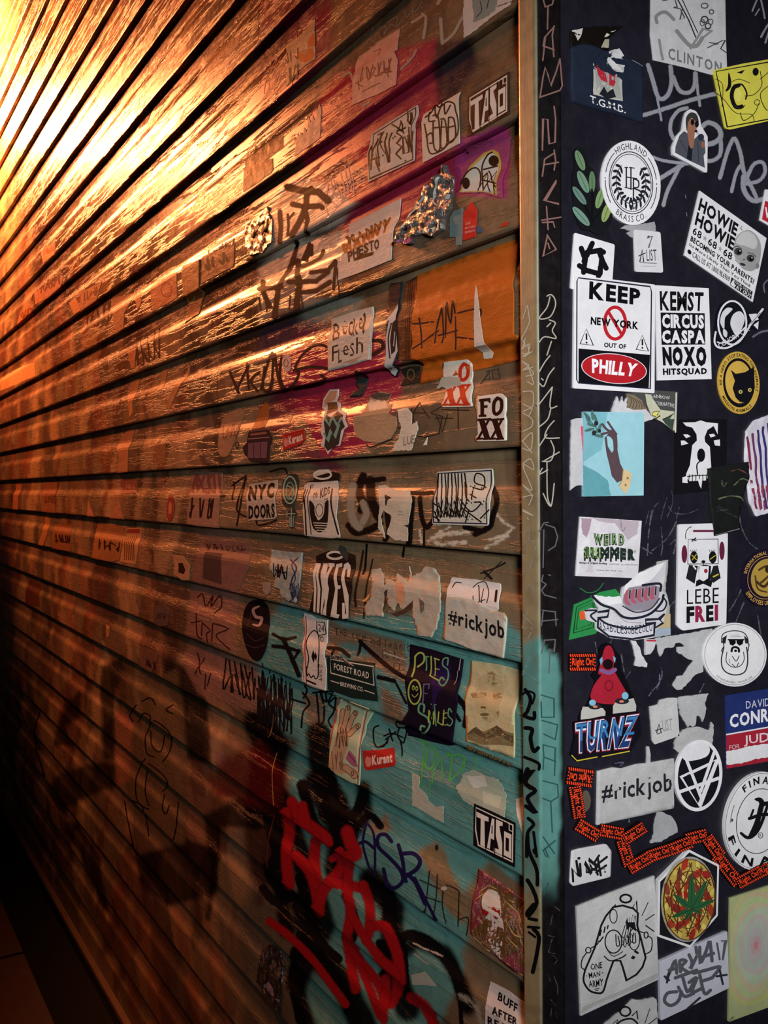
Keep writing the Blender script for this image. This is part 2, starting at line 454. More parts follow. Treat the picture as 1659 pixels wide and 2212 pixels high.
def CIR(x0, y0, x1, y1, sl=0.):
    cx, cy, rx = (x0+x1)/2, (y0+y1)/2, (x1-x0)/2; s = sl*rx; ry = math.sqrt(max(1, ((y1-y0)/2)**2-s*s))
    G.fr = lambda a, b: (cx+a*rx, cy+a*s+b*ry)
def TP(x, y): ox, oy, s = G.t; return (ox+x/s, oy+y/s)
def FP(x, y):
    if G.fr: x, y = G.fr(x, y)
    return TP(x, y)
def add(v, f, col, soft=None, m='print'): G.prims.append((v, f, lin(col), soft, m))
def catmull(P, n=5, closed=False):
    if len(P) < 3: return P
    if closed: P = [P[-1]]+P+[P[0], P[1]]
    else: P = [P[0]]+P+[P[-1]]
    o = []
    for i in range(1, len(P)-2):
        a, b, c, d = P[i-1:i+3]
        for k in range(n):
            t = k/n
            o.append(tuple(.5*(2*b[j]+(c[j]-a[j])*t+(2*a[j]-5*b[j]+4*c[j]-d[j])*t*t+(3*b[j]-a[j]-3*c[j]+d[j])*t**3) for j in (0, 1)))
    if not closed: o.append(P[-2])
    return o
def tri(P):
    t = tessellate_polygon([[Vector((x, y, 0)) for x, y in P]]); return [tuple(f) for f in t]
def jag(P, amp, step=9, seed=1):
    r = random.Random(seed); o = []
    for i in range(len(P)):
        a, b = P[i], P[(i+1) % len(P)]; L = math.hypot(b[0]-a[0], b[1]-a[1]); n = max(1, int(L/step))
        for k in range(n):
            t = k/n; o.append((a[0]+(b[0]-a[0])*t+r.uniform(-amp, amp)*(k > 0), a[1]+(b[1]-a[1])*t+r.uniform(-amp, amp)*(k > 0)))
    return o
def rounded(P, r, n=3):
    o = []
    for i in range(len(P)):
        p, a, b = Vector(P[i]), Vector(P[i-1]), Vector(P[(i+1) % len(P)])
        u, v = a-p, b-p; ru = min(r, u.length*.45); rv = min(r, v.length*.45)
        A, B = p+u.normalized()*ru, p+v.normalized()*rv
        for k in range(n+1):
            t = k/n; q = A*(1-t)**2+p*2*t*(1-t)+B*t*t; o.append((q.x, q.y))
    return o
def pol(s, col, m='print', sm=False, jg=0, rd=0):
    P = [FP(*p) for p in pts(s)]
    if sm: P = catmull(P, 4, True)
    if jg: P = jag(P, jg, 5, len(G.prims)+G.n)
    if rd: P = rounded(P, rd)
    add(P, tri(P), col, None, m)
def ell(cx, cy, rx, ry, col, rot=0, n=20, m='print'):
    c, s = math.cos(rot), math.sin(rot)
    P = [FP(cx+rx*math.cos(a)*c-ry*math.sin(a)*s, cy+rx*math.cos(a)*s+ry*math.sin(a)*c) for a in [2*PI*i/n for i in range(n)]]
    add(P, [(0, i, i+1) for i in range(1, n-1)], col, None, m)
def lin_(s, w, col, sm=False, closed=False, m='print', taper=0, cap=True):
    P = [FP(*p) for p in pts(s)]
    if sm: P = catmull(P, 5, closed)
    if closed: P = P+[P[0]]
    Pn = [P[0]]
    for p in P[1:]:
        if math.hypot(p[0]-Pn[-1][0], p[1]-Pn[-1][1]) > .15: Pn.append(p)
    P = Pn
    if len(P) < 2: return
    h0 = w/G.t[2]/2; V = []; S = []; Fc = []; n = len(P)
    for i, p in enumerate(P):
        a, b = P[max(0, i-1)], P[min(n-1, i+1)]
        if closed and i in (0, n-1): a, b = P[-2], P[1]
        dx, dy = b[0]-a[0], b[1]-a[1]; L = math.hypot(dx, dy) or 1; nx, ny = -dy/L, dx/L
        k = 1.
        if 0 < i < n-1:
            e = Vector((p[0]-a[0], p[1]-a[1])); g = Vector((b[0]-p[0], b[1]-p[1]))
            if e.length and g.length: k = 1/max(.55, math.sqrt(max(0, (1+e.normalized().dot(g.normalized()))/2)))
        h = h0*k*(1-taper*abs(2*i/(n-1)-1)**2)
        V += [(p[0]+nx*h, p[1]+ny*h), p, (p[0]-nx*h, p[1]-ny*h)]; S += [1, 0, 1]
        if i: j = 3*i; Fc += [(j-3, j-2, j+1, j), (j-2, j-1, j+2, j+1)]
    if cap and not closed:
        for i, q in ((0, P[1]), (n-1, P[-2])):
            p = P[i]; a0 = math.atan2(p[1]-q[1], p[0]-q[0]); h = h0*(1-taper); c = len(V); V.append(p); S.append(0)
            for k in range(6):
                a = a0-PI/2+PI*k/5; V.append((p[0]+h*math.cos(a), p[1]+h*math.sin(a))); S.append(1)
            Fc += [(c, c+k+1, c+k+2) for k in range(5)]
    add(V, Fc, col, S, m)
def rng(cx, cy, rx, ry, w, col, a0=0, a1=360, m='print'):
    full = a1-a0 >= 360; n = max(5, int((a1-a0)/12))
    A = [math.radians(a0+(a1-a0)*i/n) for i in range(n if full else n+1)]
    lin_([(cx+rx*math.sin(a), cy-ry*math.cos(a)) for a in A], w, col, closed=full, m=m, cap=False)
_gl = {}
def glyph(ch, bold):
    k = (ch, bold)
    if k not in _gl:
        c = bpy.data.curves.new('g', 'FONT'); c.body = ch; c.offset = bold; c.resolution_u = 2
        o = bpy.data.objects.new('g', c); me = o.to_mesh()
        V = [(v.co.x, v.co.y) for v in me.vertices]; Fc = [tuple(p.vertices) for p in me.polygons]
        o.to_mesh_clear(); bpy.data.objects.remove(o); bpy.data.curves.remove(c); _gl[k] = (V, Fc)
    return _gl[k]
def layout(s, bold, gap=.07):
    V, Fc, x = [], [], 0
    for ch in s:
        if ch == ' ': x += .27; continue
        v, f = glyph(ch, bold)
        if not v: continue
        x0 = min(p[0] for p in v); x1 = max(p[0] for p in v); b = len(V)
        V += [(p[0]-x0+x, p[1]) for p in v]; Fc += [tuple(i+b for i in q) for q in f]; x += x1-x0+gap
    xs = [p[0] for p in V]; ys = [p[1] for p in V]; a, b_, c, d = min(xs), max(xs), min(ys), max(ys)
    return [((p[0]-a)/(b_-a), (p[1]-c)/(d-c)) for p in V], Fc
def txt(s, q, col, bold=0., gap=.07, m='print', wob=0):
    """text whose bounding box fills the four corners (top-left, top-right, bottom-right, bottom-left) or x0 y0 x1 y1"""
    v = nums(q)
    if len(v) == 4: v = [v[0], v[1], v[2], v[1], v[2], v[3], v[0], v[3]]
    q = list(zip(v[::2], v[1::2])); V, Fc = layout(s, bold, gap); o = []
    for a, b in V:
        b = 1-b
        if wob: b += wob*math.sin(a*9+len(s)); a += wob*.15*math.sin(a*31)
        o.append(FP(*[(q[0][i]*(1-a)+q[1][i]*a)*(1-b)+(q[3][i]*(1-a)+q[2][i]*a)*b for i in (0, 1)]))
    add(o, Fc, col, None, m); G.txt.add(id(G.prims[-1][0])) if len(s) > 2 else None
def atx(s, cx, cy, r0x, r0y, r1, a0, a1, col, bold=0., flip=False, gap=.12):
    """text on an ellipse: r0 the letters' foot, r1 the factor of their height; degrees clockwise from the top"""
    V, Fc = layout(s, bold, gap); o = []
    for a, b in V:
        an = math.radians(a0+(a1-a0)*a); k = 1+(r1-1)*b
        o.append(FP(cx+r0x*k*math.sin(an), cy-r0y*k*math.cos(an)))
    add(o, Fc, col); G.txt.add(id(G.prims[-1][0]))
def scrib(x0, y0, x1, y1, n, w, col, seed, m='print', sm=True, sl=0):
    """an illegible marker scrawl: n letter-like strokes across a box"""
    r = random.Random(seed); dx = (x1-x0)/n
    for i in range(n):
        a = x0+i*dx; k = r.choice((3, 4, 4, 5)); P = []
        for j in range(k):
            x = a+r.uniform(-.15, 1.25)*dx; P.append((x, r.uniform(0, 1)*(y1-y0)+y0+sl*(x-x0)))
        P[0] = (P[0][0], y0+sl*(P[0][0]-x0)); P[1] = (P[1][0], y1+sl*(P[1][0]-x0)); lin_(P, w, col, sm, m=m)

BRK = []
_k = math.floor((0-ZL0)/E_)
while ZL0+_k*E_ < 4.6:
    for t in (0, .03, .48, .53, .63, .68, .95, .966, .983): BRK.append(ZL0+(_k+t)*E_)
    _k += 1
def mesh_from(prims, surf, h0, name, lift=0., skirt=False, org=None, dh=None, seed=0, curl=0):
    dh = dh or (.000013 if surf == 'S' else .000025)
    f = PX2[surf]; bm = bmesh.new(); cl = bm.loops.layers.float_color.new('col'); hl = bm.verts.layers.float.new('h'); sl = bm.verts.layers.float.new('soft')
    mats = []; h = h0; last = None
    for V, Fc, col, soft, m in prims:
        if last is not None: h += dh if (col, m) != last else dh*.35
        last = (col, m)
        if m not in mats: mats.append(m)
        vs = []
        for i, p in enumerate(V):
            u, v = f(*p); b = bm.verts.new((u, v, 0)); b[hl] = h+dh*.9*i/len(V) if soft else h; b[sl] = soft[i] if soft else 0; vs.append(b)
        for q in Fc:
            try: fc = bm.faces.new([vs[i] for i in q])
            except ValueError: continue
            fc.material_index = mats.index(m)
            for l in fc.loops: l[cl] = col
    if not bm.verts: bm.free(); return None
    G.h = h+dh*2
    def cut(co, no): bmesh.ops.bisect_plane(bm, geom=bm.verts[:]+bm.edges[:]+bm.faces[:], plane_co=co, plane_no=no, dist=1e-6)
    us = [v.co.x for v in bm.verts]; vv = [v.co.y for v in bm.verts]
    if surf == 'S':
        for z in BRK:
            if min(vv) < z < max(vv): cut((0, z, 0), (0, 1, 0))
    if lift or curl:
        st = .006
        for a in np.arange(min(us)+st, max(us), st): cut((a, 0, 0), (1, 0, 0))
        for a in np.arange(min(vv)+st, max(vv), st): cut((0, a, 0), (0, 1, 0))
    if skirt:
        bd = [e for e in bm.edges if e.is_boundary]
        r = bmesh.ops.extrude_edge_only(bm, edges=bd)
        for g in r['geom']:
            if isinstance(g, bmesh.types.BMVert): g[hl] = -.0004
            if isinstance(g, bmesh.types.BMFace):
                c0 = prims[0][2]
                for l in g.loops: l[cl] = c0
    um, vm = (min(us)+max(us))/2, (min(vv)+max(vv))/2; ur, vr = (max(us)-min(us))/2+1e-6, (max(vv)-min(vv))/2+1e-6
    for v in bm.verts:
        u, w, hh = v.co.x, v.co.y, v[hl]
        if lift and hh > 0:
            g = math.sin(u*210+seed)*math.sin(w*170+seed*2)+.6*math.sin(u*90-w*130+seed)+.3*math.sin(w*420+u*90)
            hh += lift*(.9+.7*g)*(.4+.6*abs((w-vm)/vr))
        if curl and hh > 0: hh += abs(curl)*max(0, (w-vm)/vr*(1 if curl > 0 else -1)-.35)**2
        p = to3(surf, u, w, hh); v.co = Vector(p)-(org or Vector())
    me = bpy.data.meshes.new(name); bm.to_mesh(me); bm.free()
    for m in mats: me.materials.append(MATS[m])
    if lift or curl or surf == 'S':
        for p in me.polygons: p.use_smooth = bool(lift or curl)
    return me
def flush():
    c = G.cur
    if not c: return
    G.cur = None
    sheet = c['sheet']; P = [PX2[c['surf']](*p) for p in sheet[0][0]]
    org = Vector(to3(c['surf'], sum(p[0] for p in P)/len(P), sum(p[1] for p in P)/len(P), 0))
    S_ = c['surf'] == 'S'; base = .0003+c['lvl']*(.00045 if S_ else .0008)
    seed = len(c['label'])
    me = mesh_from(sheet, c['surf'], base, c['name'], c['lift'], True, org, seed=seed, curl=c['curl'])
    o = link(c['name'], me); o.location = org
    o['label'] = c['label']; o['category'] = c['cat']
    if c['group']: o['group'] = c['group']
    h = base+.00005
    parts = []
    for nm, pr, lab in c['parts']:
        words = [p for p in pr if id(p[0]) in G.txt]
        if nm == 'lettering' and len(words) > 0 and len(pr) > 1:
            rest = [p for p in pr if id(p[0]) not in G.txt]
            if rest: parts.append(('printed_detail', rest, None))
            parts += [('lettering', [p], lab) for p in words]
        elif nm in ('patch', 'highlight', 'stain', 'stripe', 'bars', 'tint', 'faded_mark', 'banner_end', 'symbol', 'triangles'): parts += [({'bars': 'bar', 'triangles': 'triangle_line'}.get(nm, nm), [p], lab) for p in pr]
        else: parts.append((nm, pr, lab))
    for nm, pr, lab in parts:
        if not pr: continue
        m2 = mesh_from(pr, c['surf'], h, nm, c['lift'], False, org, seed=seed, curl=c['curl']); h = G.h
        if m2:
            ch = link(nm, m2, o)
            if lab: ch['label'] = lab
def st(label, surf, shape, col, m='print', name='sticker', cat='sticker', group=None, lift=0, lvl=0, jg=0, rd=0, sm=False, curl=0):
    flush(); G.n += 1
    G.prims = []
    if shape == 'o': ell(0, 0, 1, 1, col, n=44, m=m)
    else: pol(shape, col, m, sm, jg, rd)
    G.cur = dict(label=label, surf=surf, sheet=G.prims, parts=[], name=name, cat=cat, group=group, lift=lift, lvl=lvl, curl=curl)
    G.prims = []
    return G.cur
def more_sheet(s, col, m='print', jg=0, sm=False):
    keep = G.prims; G.prims = []; pol(s, col, m, sm, jg); G.cur['sheet'] += G.prims; G.prims = keep
def part(name, label=None):
    G.prims = []; G.cur['parts'].append((name, G.prims, label))
def mark(name, surf, parent, label, h=.0002):
    """paint drawn straight on a surface: a part of that surface; call the strokes, then endmark()"""
    flush(); G.prims = []; G.mk = (name, surf, parent, label, h)
def endmark():
    name, surf, parent, label, h = G.mk
    me = mesh_from(G.prims, surf, h, name)
    if me:
        o = link(name, me, parent)
        if label: o['label'] = label
W_left = [o for o in C.objects if o.name == 'wall_left'][0]; W_right = [o for o in C.objects if o.name == 'wall_right'][0]; TRIM = [o for o in C.objects if o.name == 'trim_1'][0]
# ================================================================ STICKERS ON THE DARK PANEL
GREY = '8f9098'
Z('R1')
mark('spray_tag', 'P', W_right, 'grey looping spray-painted letters across the upper panel')
for s_, w_ in (('875 425 905 520 945 640 1000 625 1028 540 1022 435', 30), ('1038 500 1080 590 1140 605 1178 560 1182 478', 28), ('1190 478 1200 600 1214 690', 20), ('848 752 1000 705 1150 655 1315 612', 30), ('935 640 950 720 962 785', 16),
               ('1130 705 1075 722 1030 780 1020 850 1040 905', 26), ('1225 830 1270 800 1330 830 1350 890 1310 930 1255 945', 34), ('1350 920 1345 1010 1290 1050 1215 1045', 28), ('1345 1160 1372 1060 1405 960 1440 905 1478 1000 1500 1120 1560 1240 1590 1310', 28),
               ('1420 1250 1450 1130 1480 1080', 24), ('1500 1210 1560 1080 1620 1060 1640 1120 1600 1180 1520 1200', 26), ('1500 1150 1500 1240 1560 1310 1640 1290 1700 1220', 34), ('925 1185 1010 1130 1100 1075 1120 1060', 30), ('870 1012 960 1045 1060 1062 1140 1070', 22), ('1080 1090 1040 1170 1000 1250 975 1340', 26),
               ('1555 72 1600 -20 1625 60 1636 120', 12), ('1612 242 1640 190 1660 160', 14), ('1575 100 1600 60', 10), ('1640 280 1665 200', 12)):
    lin_(s_, w_*1.15, GREY, True, m='spray')
Z('R2')
for s_, w_ in (('1655 680 1630 710 1635 760', 12), ('1560 1050 1610 1020 1659 1010', 16), ('1118 125 1122 145', 8), ('1125 240 1128 262', 8)): lin_(s_, w_, '5f6068', True, m='spray')
endmark()
Z('R3'); mark('chalk_scratch', 'P', W_right, 'thin pale scratches on the dark panel')
for s_ in ('900 1130 920 1070 950 1040', '960 1150 980 1070 1000 1010', '1010 1070 1040 1110 1120 1118 1200 1090', '1030 970 1035 1050 1000 1140', '860 1180 880 1100', '1080 1070 1060 1150'): lin_(s_, 8, '4c4c55', True, m='dry')
Z('R4')
for s_ in ('960 150 970 260 960 330', '900 40 880 180 870 330', '1060 110 1000 220 900 300', '1470 20 1480 130 1530 240 1590 290', '1500 520 1440 640 1400 700', '1450 760 1500 640', '1590 720 1620 900 1640 960', '700 980 720 1100', '930 1209 965 1120 960 1060', '530 900 545 980', '820 270 900 320', '1020 260 1060 230 1040 320', '1000 680 1090 590', '640 880 600 960'):
    lin_(s_, 11, '5a5b66', True, m='dry')
Z('R5')
for s_ in ('880 160 900 130 945 80 950 20', '720 60 760 0', '1210 140 1240 80', '750 960 752 985', '660 600 715 595 690 618'): lin_(s_, 10, '6a7088', True, m='dry')
endmark()

Z('R1')
st('worn white sticker with thin drawn lines above grey capitals, at the top edge', 'P', '890 -60 1375 -60 1380 240 1387 440 1372 445 1290 492 1100 440 905 395 886 230', W_, 'paper', lvl=1)
part('drawing')
lin_('930 150 925 110 965 82 1000 90 1040 130', 22, '8b8d8b', True); lin_('1060 205 1100 255 1145 300 1190 300 1225 250', 26, '8b8d8b', True); lin_('1150 318 1230 190 1285 205 1240 240', 16, '90928f')
lin_('945 262 955 330 968 390', 16, '8e8f8c', True); lin_('965 8 1045 -8 1062 50 1038 50 1082 60 1110 120 1080 130 1095 60', 6, '4a4a4e'); lin_('1060 -10 1135 130 1182 245', 8, '2e2e33'); lin_('1090 -10 1150 120 1195 215', 6, '2e2e33')
rng(1240, 130, 22, 20, 8, '333'); rng(1262, 172, 18, 18, 8, '333'); rng(1225, 150, 14, 22, 6, '555'); rng(1280, 145, 14, 18, 6, '555'); rng(1240, 40, 22, 16, 7, '555'); rng(1285, 80, 14, 14, 7, '555')
lin_('1258 315 1355 268 1375 265 1345 320 1380 345', 6, '3c3c40'); lin_('1270 280 1330 290 1285 300', 6, '555')
part('lettering'); txt('CLINTON', '1003 312 1352 412 1350 480 1003 388', '77777b', .02, .2)

st('ragged hole torn through layers of old black posters above the red-figure sticker', 'P', '362 204 440 180 560 178 704 172 650 215 600 262 610 330 540 320 470 300 365 320', '171310', 'paper', name='torn_poster', cat='paper scrap', lvl=1, jg=1.2, lift=.0015)
part('torn_edge'); pol('368 205 438 192 436 232 412 268 395 235', 'cfcdca', jg=.6)
part('torn_edge'); pol('585 245 600 220 660 200 600 244', 'd8d2c4', jg=.6)
st('dark navy wrinkled sticker with white initials and a red-coated figure', 'P', '365 312 450 290 545 320 700 370 835 440 830 802 600 735 365 668', '232b3b', 'paper', lift=.0012, lvl=2)
part('picture', 'pale framed picture of a figure in red'); pol('510 320 700 372 697 668 508 622', 'b9b7ae'); pol('525 335 690 380 686 655 522 612', 'a3a59f')
pol('538 385 575 400 600 545 545 520 530 440', 'b72d3c'); pol('612 455 650 465 665 520 640 570 610 560', 'b72d3c'); lin_('600 440 600 560', 10, '999'); ell(600, 415, 22, 30, '3a4550'); pol('540 330 600 380 590 400 545 400', '1d2020')
pol('545 620 575 570 600 610 640 580 655 640 600 650', '202428'); lin_('570 550 640 590', 12, 'c8c4b8'); pol('580 265 610 262 605 320 560 315', 'a9a68f')
part('scuff'); pol('610 340 680 320 722 400 700 480 640 470 600 400', 'dcdcdc', jg=1, m='dry'); lin_('718 388 770 405 830 438', 6, 'aaa')
part('lettering'); txt('T.G.M.B.', '483 628 716 700 716 748 487 676', 'e4e4e6', .012)

st('yellow sign-shaped sticker with a black border and curved line drawing, cut by the right edge', 'P', '1292 462 1480 420 1659 390 1930 350 1985 730 1659 792 1400 850 1372 840', 'd9d150', rd=4, lvl=2)
part('border'); lin_('1312 470 1659 408 1920 370 1960 720 1659 780 1385 832', 8, K_, closed=True)
part('drawing'); lin_('1460 560 1425 580 1415 640 1440 700 1480 700', 26, K_, True); lin_('1430 560 1480 555 1512 610 1505 650', 10, K_, True); lin_('1490 700 1480 690', 12, K_); ell(1455, 625, 24, 44, 'e4dc6a')
lin_('1310 520 1355 560 1350 700', 4, '3a3820', True); lin_('1395 480 1400 560 1375 600', 22, K_, True, taper=.8); lin_('1600 470 1610 560 1560 620 1500 630', 5, '3a3820', True); ell(1570, 472, 20, 26, K_); pol('1445 478 1500 458 1480 485', K_)
lin_('1470 740 1492 790 1560 745 1590 680', 5, '3a3820', True); rng(1580, 672, 18, 18, 4, '3a3820'); lin_('1300 600 1360 650 1440 740 1540 750 1560 790', 4, '3a3820', True); lin_('1430 690 1470 715 1500 690', 5, '3a3820', True); lin_('1410 540 1460 520 1530 545', 4, '3a3820', True); lin_('1600 520 1659 470', 5, '3a3820')
lin_('1659 560 1600 620 1640 720 1700 700', 5, '3a3820', True); lin_('1680 450 1760 520 1700 600', 14, K_, True)

st('white-edged cut-out of a person with dark hair, sunglasses and a grey jacket holding a microphone', 'P', '1112 735 1140 715 1180 730 1205 775 1212 825 1255 895 1252 1128 1240 1132 1120 1065 1025 1015 1022 960 1052 890 1088 850 1098 780', 'dadadc', rd=3, lvl=3)
part('jacket'); pol('1100 860 1130 880 1160 920 1200 880 1235 920 1240 1000 1228 1020 1236 1100 1130 1050 1042 1000 1045 960 1070 890', '4d5058'); pol('1128 955 1155 965 1150 1055 1118 1040', '1e2028'); lin_('1075 920 1120 1000', 4, '333'); lin_('1190 930 1195 1060', 4, '333')
part('head'); pol('1118 790 1160 780 1185 830 1170 870 1162 960 1140 968 1125 900 1120 850', '9c6a54', sm=True); pol('1112 780 1140 740 1180 750 1196 800 1180 800 1150 775 1128 800 1118 860', '3a3735', sm=True)
ell(1155, 802, 12, 20, '15151a'); ell(1183, 815, 13, 22, '15151a'); lin_('1170 860 1180 852', 6, '5a2020')
part('microphone'); lin_('1172 855 1215 905', 10, 'b9b3b6'); lin_('1175 860 1180 862', 16, '222'); ell(1210, 900, 20, 22, '30303c'); ell(1222, 950, 14, 22, '8c5f50')

st('tall oval white sticker with a laurel wreath around an interlocked monogram', 'P', (CIR(560, 922, 948, 1473, .12), 'o')[1], 'e0e0e2', lvl=3)
part('ring'); rng(0, 0, .735, .735, 6, '22252d'); rng(0, 0, .68, .68, 4, '22252d')
for a in (40, 230): rng(0, 0, .865, .865, 5, '22252d', a+2, a+40); rng(0, 0, .865, .865, 5, '22252d', a+52, a+90)
for a in (87, 273): ell(.865*math.sin(math.radians(a)), -.865*math.cos(math.radians(a)), .02, .018, '22252d', n=8)
part('lettering'); atx('HIGHLAND', 0, 0, .79, .79, 1.19, -37, 37, '22252d', .0, gap=.2); atx('BRASS CO.', 0, 0, .93, .93, .84, 214, 146, '22252d', .0, True, gap=.2)
part('wreath')
for sg in (-1, 1):
    rng(0, 0, .5, .5, 5, '22252d', *((185, 320) if sg < 0 else (40, 175)))
    for i in range(9):
        a = math.radians((178-i*16)*sg); r = .5
        for dr in (-.075, .075):
            ell((r+dr)*math.sin(a), -(r+dr)*math.cos(a), .09, .036, '22252d', rot=a-sg*PI/2+sg*dr*7, n=10)
part('monogram')
U(); lin_('722 1098 722 1225', 8, '22252d'); lin_('752 1098 752 1240', 8, '22252d'); lin_('722 1160 790 1170', 6, '22252d'); lin_('712 1098 732 1098', 5, '22252d'); lin_('742 1098 775 1102', 5, '22252d'); lin_('712 1228 765 1238', 5, '22252d')
lin_('768 1170 768 1310', 8, '22252d'); lin_('768 1172 800 1185 800 1225 770 1232 815 1255 815 1300 768 1312', 8, '22252d', True); lin_('752 1315 790 1318', 5, '22252d'); ell(768, 1362, 9, 9, '666')

st('dark cut-out sticker of a fan of pale green leaves beside the oval monogram sticker', 'P', '385 1010 398 970 425 958 462 1000 482 1080 520 1120 528 1230 590 1290 632 1350 634 1430 600 1500 545 1535 490 1510 430 1490 392 1400 376 1250 374 1150 390 1080', '17191c', sm=True, lvl=2)
for cx, cy, rx, ry, a, c_ in ((425, 1050, 70, 25, 1.2, '6f8a66'), (445, 1190, 78, 27, 1.15, '6f8f78'), (503, 1190, 70, 21, 1.55, '5f7d5c'), (420, 1280, 72, 22, .95, '67857a'), (552, 1300, 66, 24, -1.3, '7c9a66'), (430, 1415, 80, 26, .85, '6f8f80'), (595, 1390, 66, 26, -1.25, '8da05e')):
    part('leaf'); ell(cx, cy, rx, ry, c_, a); lin_([(cx-rx*.8*math.cos(a), cy-rx*.8*math.sin(a)), (cx+rx*.8*math.cos(a), cy+rx*.8*math.sin(a))], 4, '3f5a48')
part('stem'); lin_('500 1480 505 1300 500 1240', 12, '101214', True); lin_('505 1440 450 1340', 10, '101214'); lin_('510 1440 560 1380', 10, '101214')

Z('R2')
st('small grey shred of paper behind the little figure sticker, under the oval monogram sticker', 'P', '690 345 720 325 800 322 850 310 915 300 925 360 780 385 770 405 730 375 760 360', 'a2a2a6', 'paper', name='paper_scrap', cat='paper scrap', jg=1, lvl=1)
st('white sticker with a black angular wheel-like symbol, tucked above the big KEEP sign sticker', 'P', '388 372 652 450 636 690 560 700 382 745 362 735', 'dcdcde', rd=4, lvl=2)
part('symbol')
for s_ in ('505 442 470 520 450 600 448 632', '480 500 560 488 578 500', '548 490 572 560 595 605', '560 560 555 640 545 655', '420 588 470 620 545 640', '432 475 462 560', '470 500 450 560'): lin_(s_, 34, '141418')
pol('478 535 520 517 547 548 543 590 500 612 470 580', 'dcdcde')
st('small rounded white sticker with a stick figure standing on the word LIST', 'P', '775 352 950 368 968 634 785 628', 'd0d0d2', rd=5, lvl=2)
part('figure'); lin_('875 470 885 430 895 400', 6, '55585c'); lin_('862 408 880 400 900 398', 6, '55585c'); ell(872, 400, 8, 9, '55585c'); lin_('880 440 870 470', 5, '666')
part('lettering'); txt('LIST', '858 482 922 482 925 555 860 558', '3a3c40', 0, .1); lin_('815 560 830 485 840 560', 8, '3a3c40'); lin_('808 525 850 505', 7, '3a3c40'); lin_('818 566 922 574', 7, '8a8a8e'); lin_('822 590 920 592', 4, 'a0a0a4')

Q('1205 98 1642 408 1552 825 1105 520')
st('tilted white sticker of heavy black print with a doll head at its right side', 'P', '0 0 1 0 1 1 0 1', 'd8d8da', lvl=2)
part('lettering'); I_ = '17161a'
txt('HOWIE', '.035 .08 .60 .275', I_, .04); txt('HOWIE', '.035 .30 .60 .50', I_, .04); txt('68', '.035 .53 .16 .64', I_, .02); txt('68', '.26 .53 .385 .64', I_, .02); txt('68', '.485 .53 .61 .64', I_, .02)
txt('BECOMING YOUR PARENTS?', '.03 .675 .96 .755', I_, .03); txt('Its More Likely Than You Think', '.03 .785 .93 .845', I_, .01, .12); txt('CALL US AT 1.800.911.6969', '.10 .87 .64 .95', '333', .01)
for x in (.21, .435): pol([(x+(.035 if i % 2 == 0 else .015)*math.sin(i*PI/5), .585-(.045 if i % 2 == 0 else .018)*math.cos(i*PI/5)) for i in range(10)], '9a9a9c')
ell(.055, .91, .028, .032, I_); pol('.66 .86 .97 .86 .97 .98 .66 .98', '222226'); txt('YOUR ONLY', '.69 .87 .95 .91', 'ccc', .01); txt('WAY OUT', '.68 .92 .96 .975', 'ddd', .02); pol('.665 .97 .69 .87 .73 .975', 'ddd')
part('doll_face', 'grey baby doll head with big eyes'); U()
pol('1430 440 1460 380 1520 355 1570 385 1600 440 1602 520 1585 590 1545 622 1490 610 1450 560 1425 500', '9a9a98', sm=True); pol('1440 440 1470 380 1520 365 1560 390 1580 440 1560 480 1500 460', 'bcbcba', sm=True); ell(1455, 497, 27, 24, '3b3b3f', .4); ell(1535, 540, 26, 24, '3b3b3f', .4); ell(1460, 500, 13, 14, '111'); ell(1538, 545, 13, 14, '111'); ell(1466, 492, 4, 4, 'eee'); ell(1544, 537, 4, 4, 'eee')
lin_('1425 470 1450 462 1478 480', 5, '444', True); lin_('1515 505 1545 508 1570 530', 5, '444', True); ell(1492, 548, 9, 6, '6a6a6a'); ell(1483, 580, 20, 8, '2e2e30', .3); lin_('1440 548 1460 570', 12, 'a9a9a8'); ell(1580, 590, 12, 18, '7c7c7a'); lin_('1478 330 1470 345 1480 355', 4, '777')

st('large white sign sticker headed KEEP with a red barred ring and red oval', 'P', '385 650 912 712 908 1420 378 1388', 'dcdcde', rd=3, lvl=3)
part('border'); lin_('410 668 880 725 888 760 880 1390 410 1352 400 1330 402 690', 8, '23283a', closed=True)
part('black_panel'); pol('412 1128 878 1170 870 1386 412 1350', '131318')
part('prohibition_ring', 'red ring with a diagonal bar'); rng(650, 963, 68, 104, 22, 'b5222c'); lin_('606 888 698 1045', 20, 'b5222c', cap=False)
part('lettering'); txt('KEEP', '483 690 816 742 812 848 480 806', '111115', .045, .09); txt('NEW YORK', '492 920 802 955 800 1006 490 972', '111115', .04); txt('OUT OF', '578 1088 722 1102 720 1133 577 1120', '111115', .03)
for s_ in ('462 1000 422 1098 508 1108', '828 1042 788 1135 868 1146'): lin_(s_, 5, '222', closed=True)
lin_('463 1030 464 1072', 10, '111', cap=False); ell(464, 1090, 6, 6, '111'); lin_('828 1068 828 1108', 10, '111', cap=False); ell(828, 1124, 6, 6, '111')
part('red_oval', 'red oval'); CIR(428, 1160, 856, 1360, .09); ell(0, 0, 1, 1, 'd9d9dc', n=36); ell(0, 0, .975, .955, 'ad2028', n=36); U(); txt('PHILLY', '497 1194 800 1228 775 1312 499 1288', 'e8e8ea', .045)

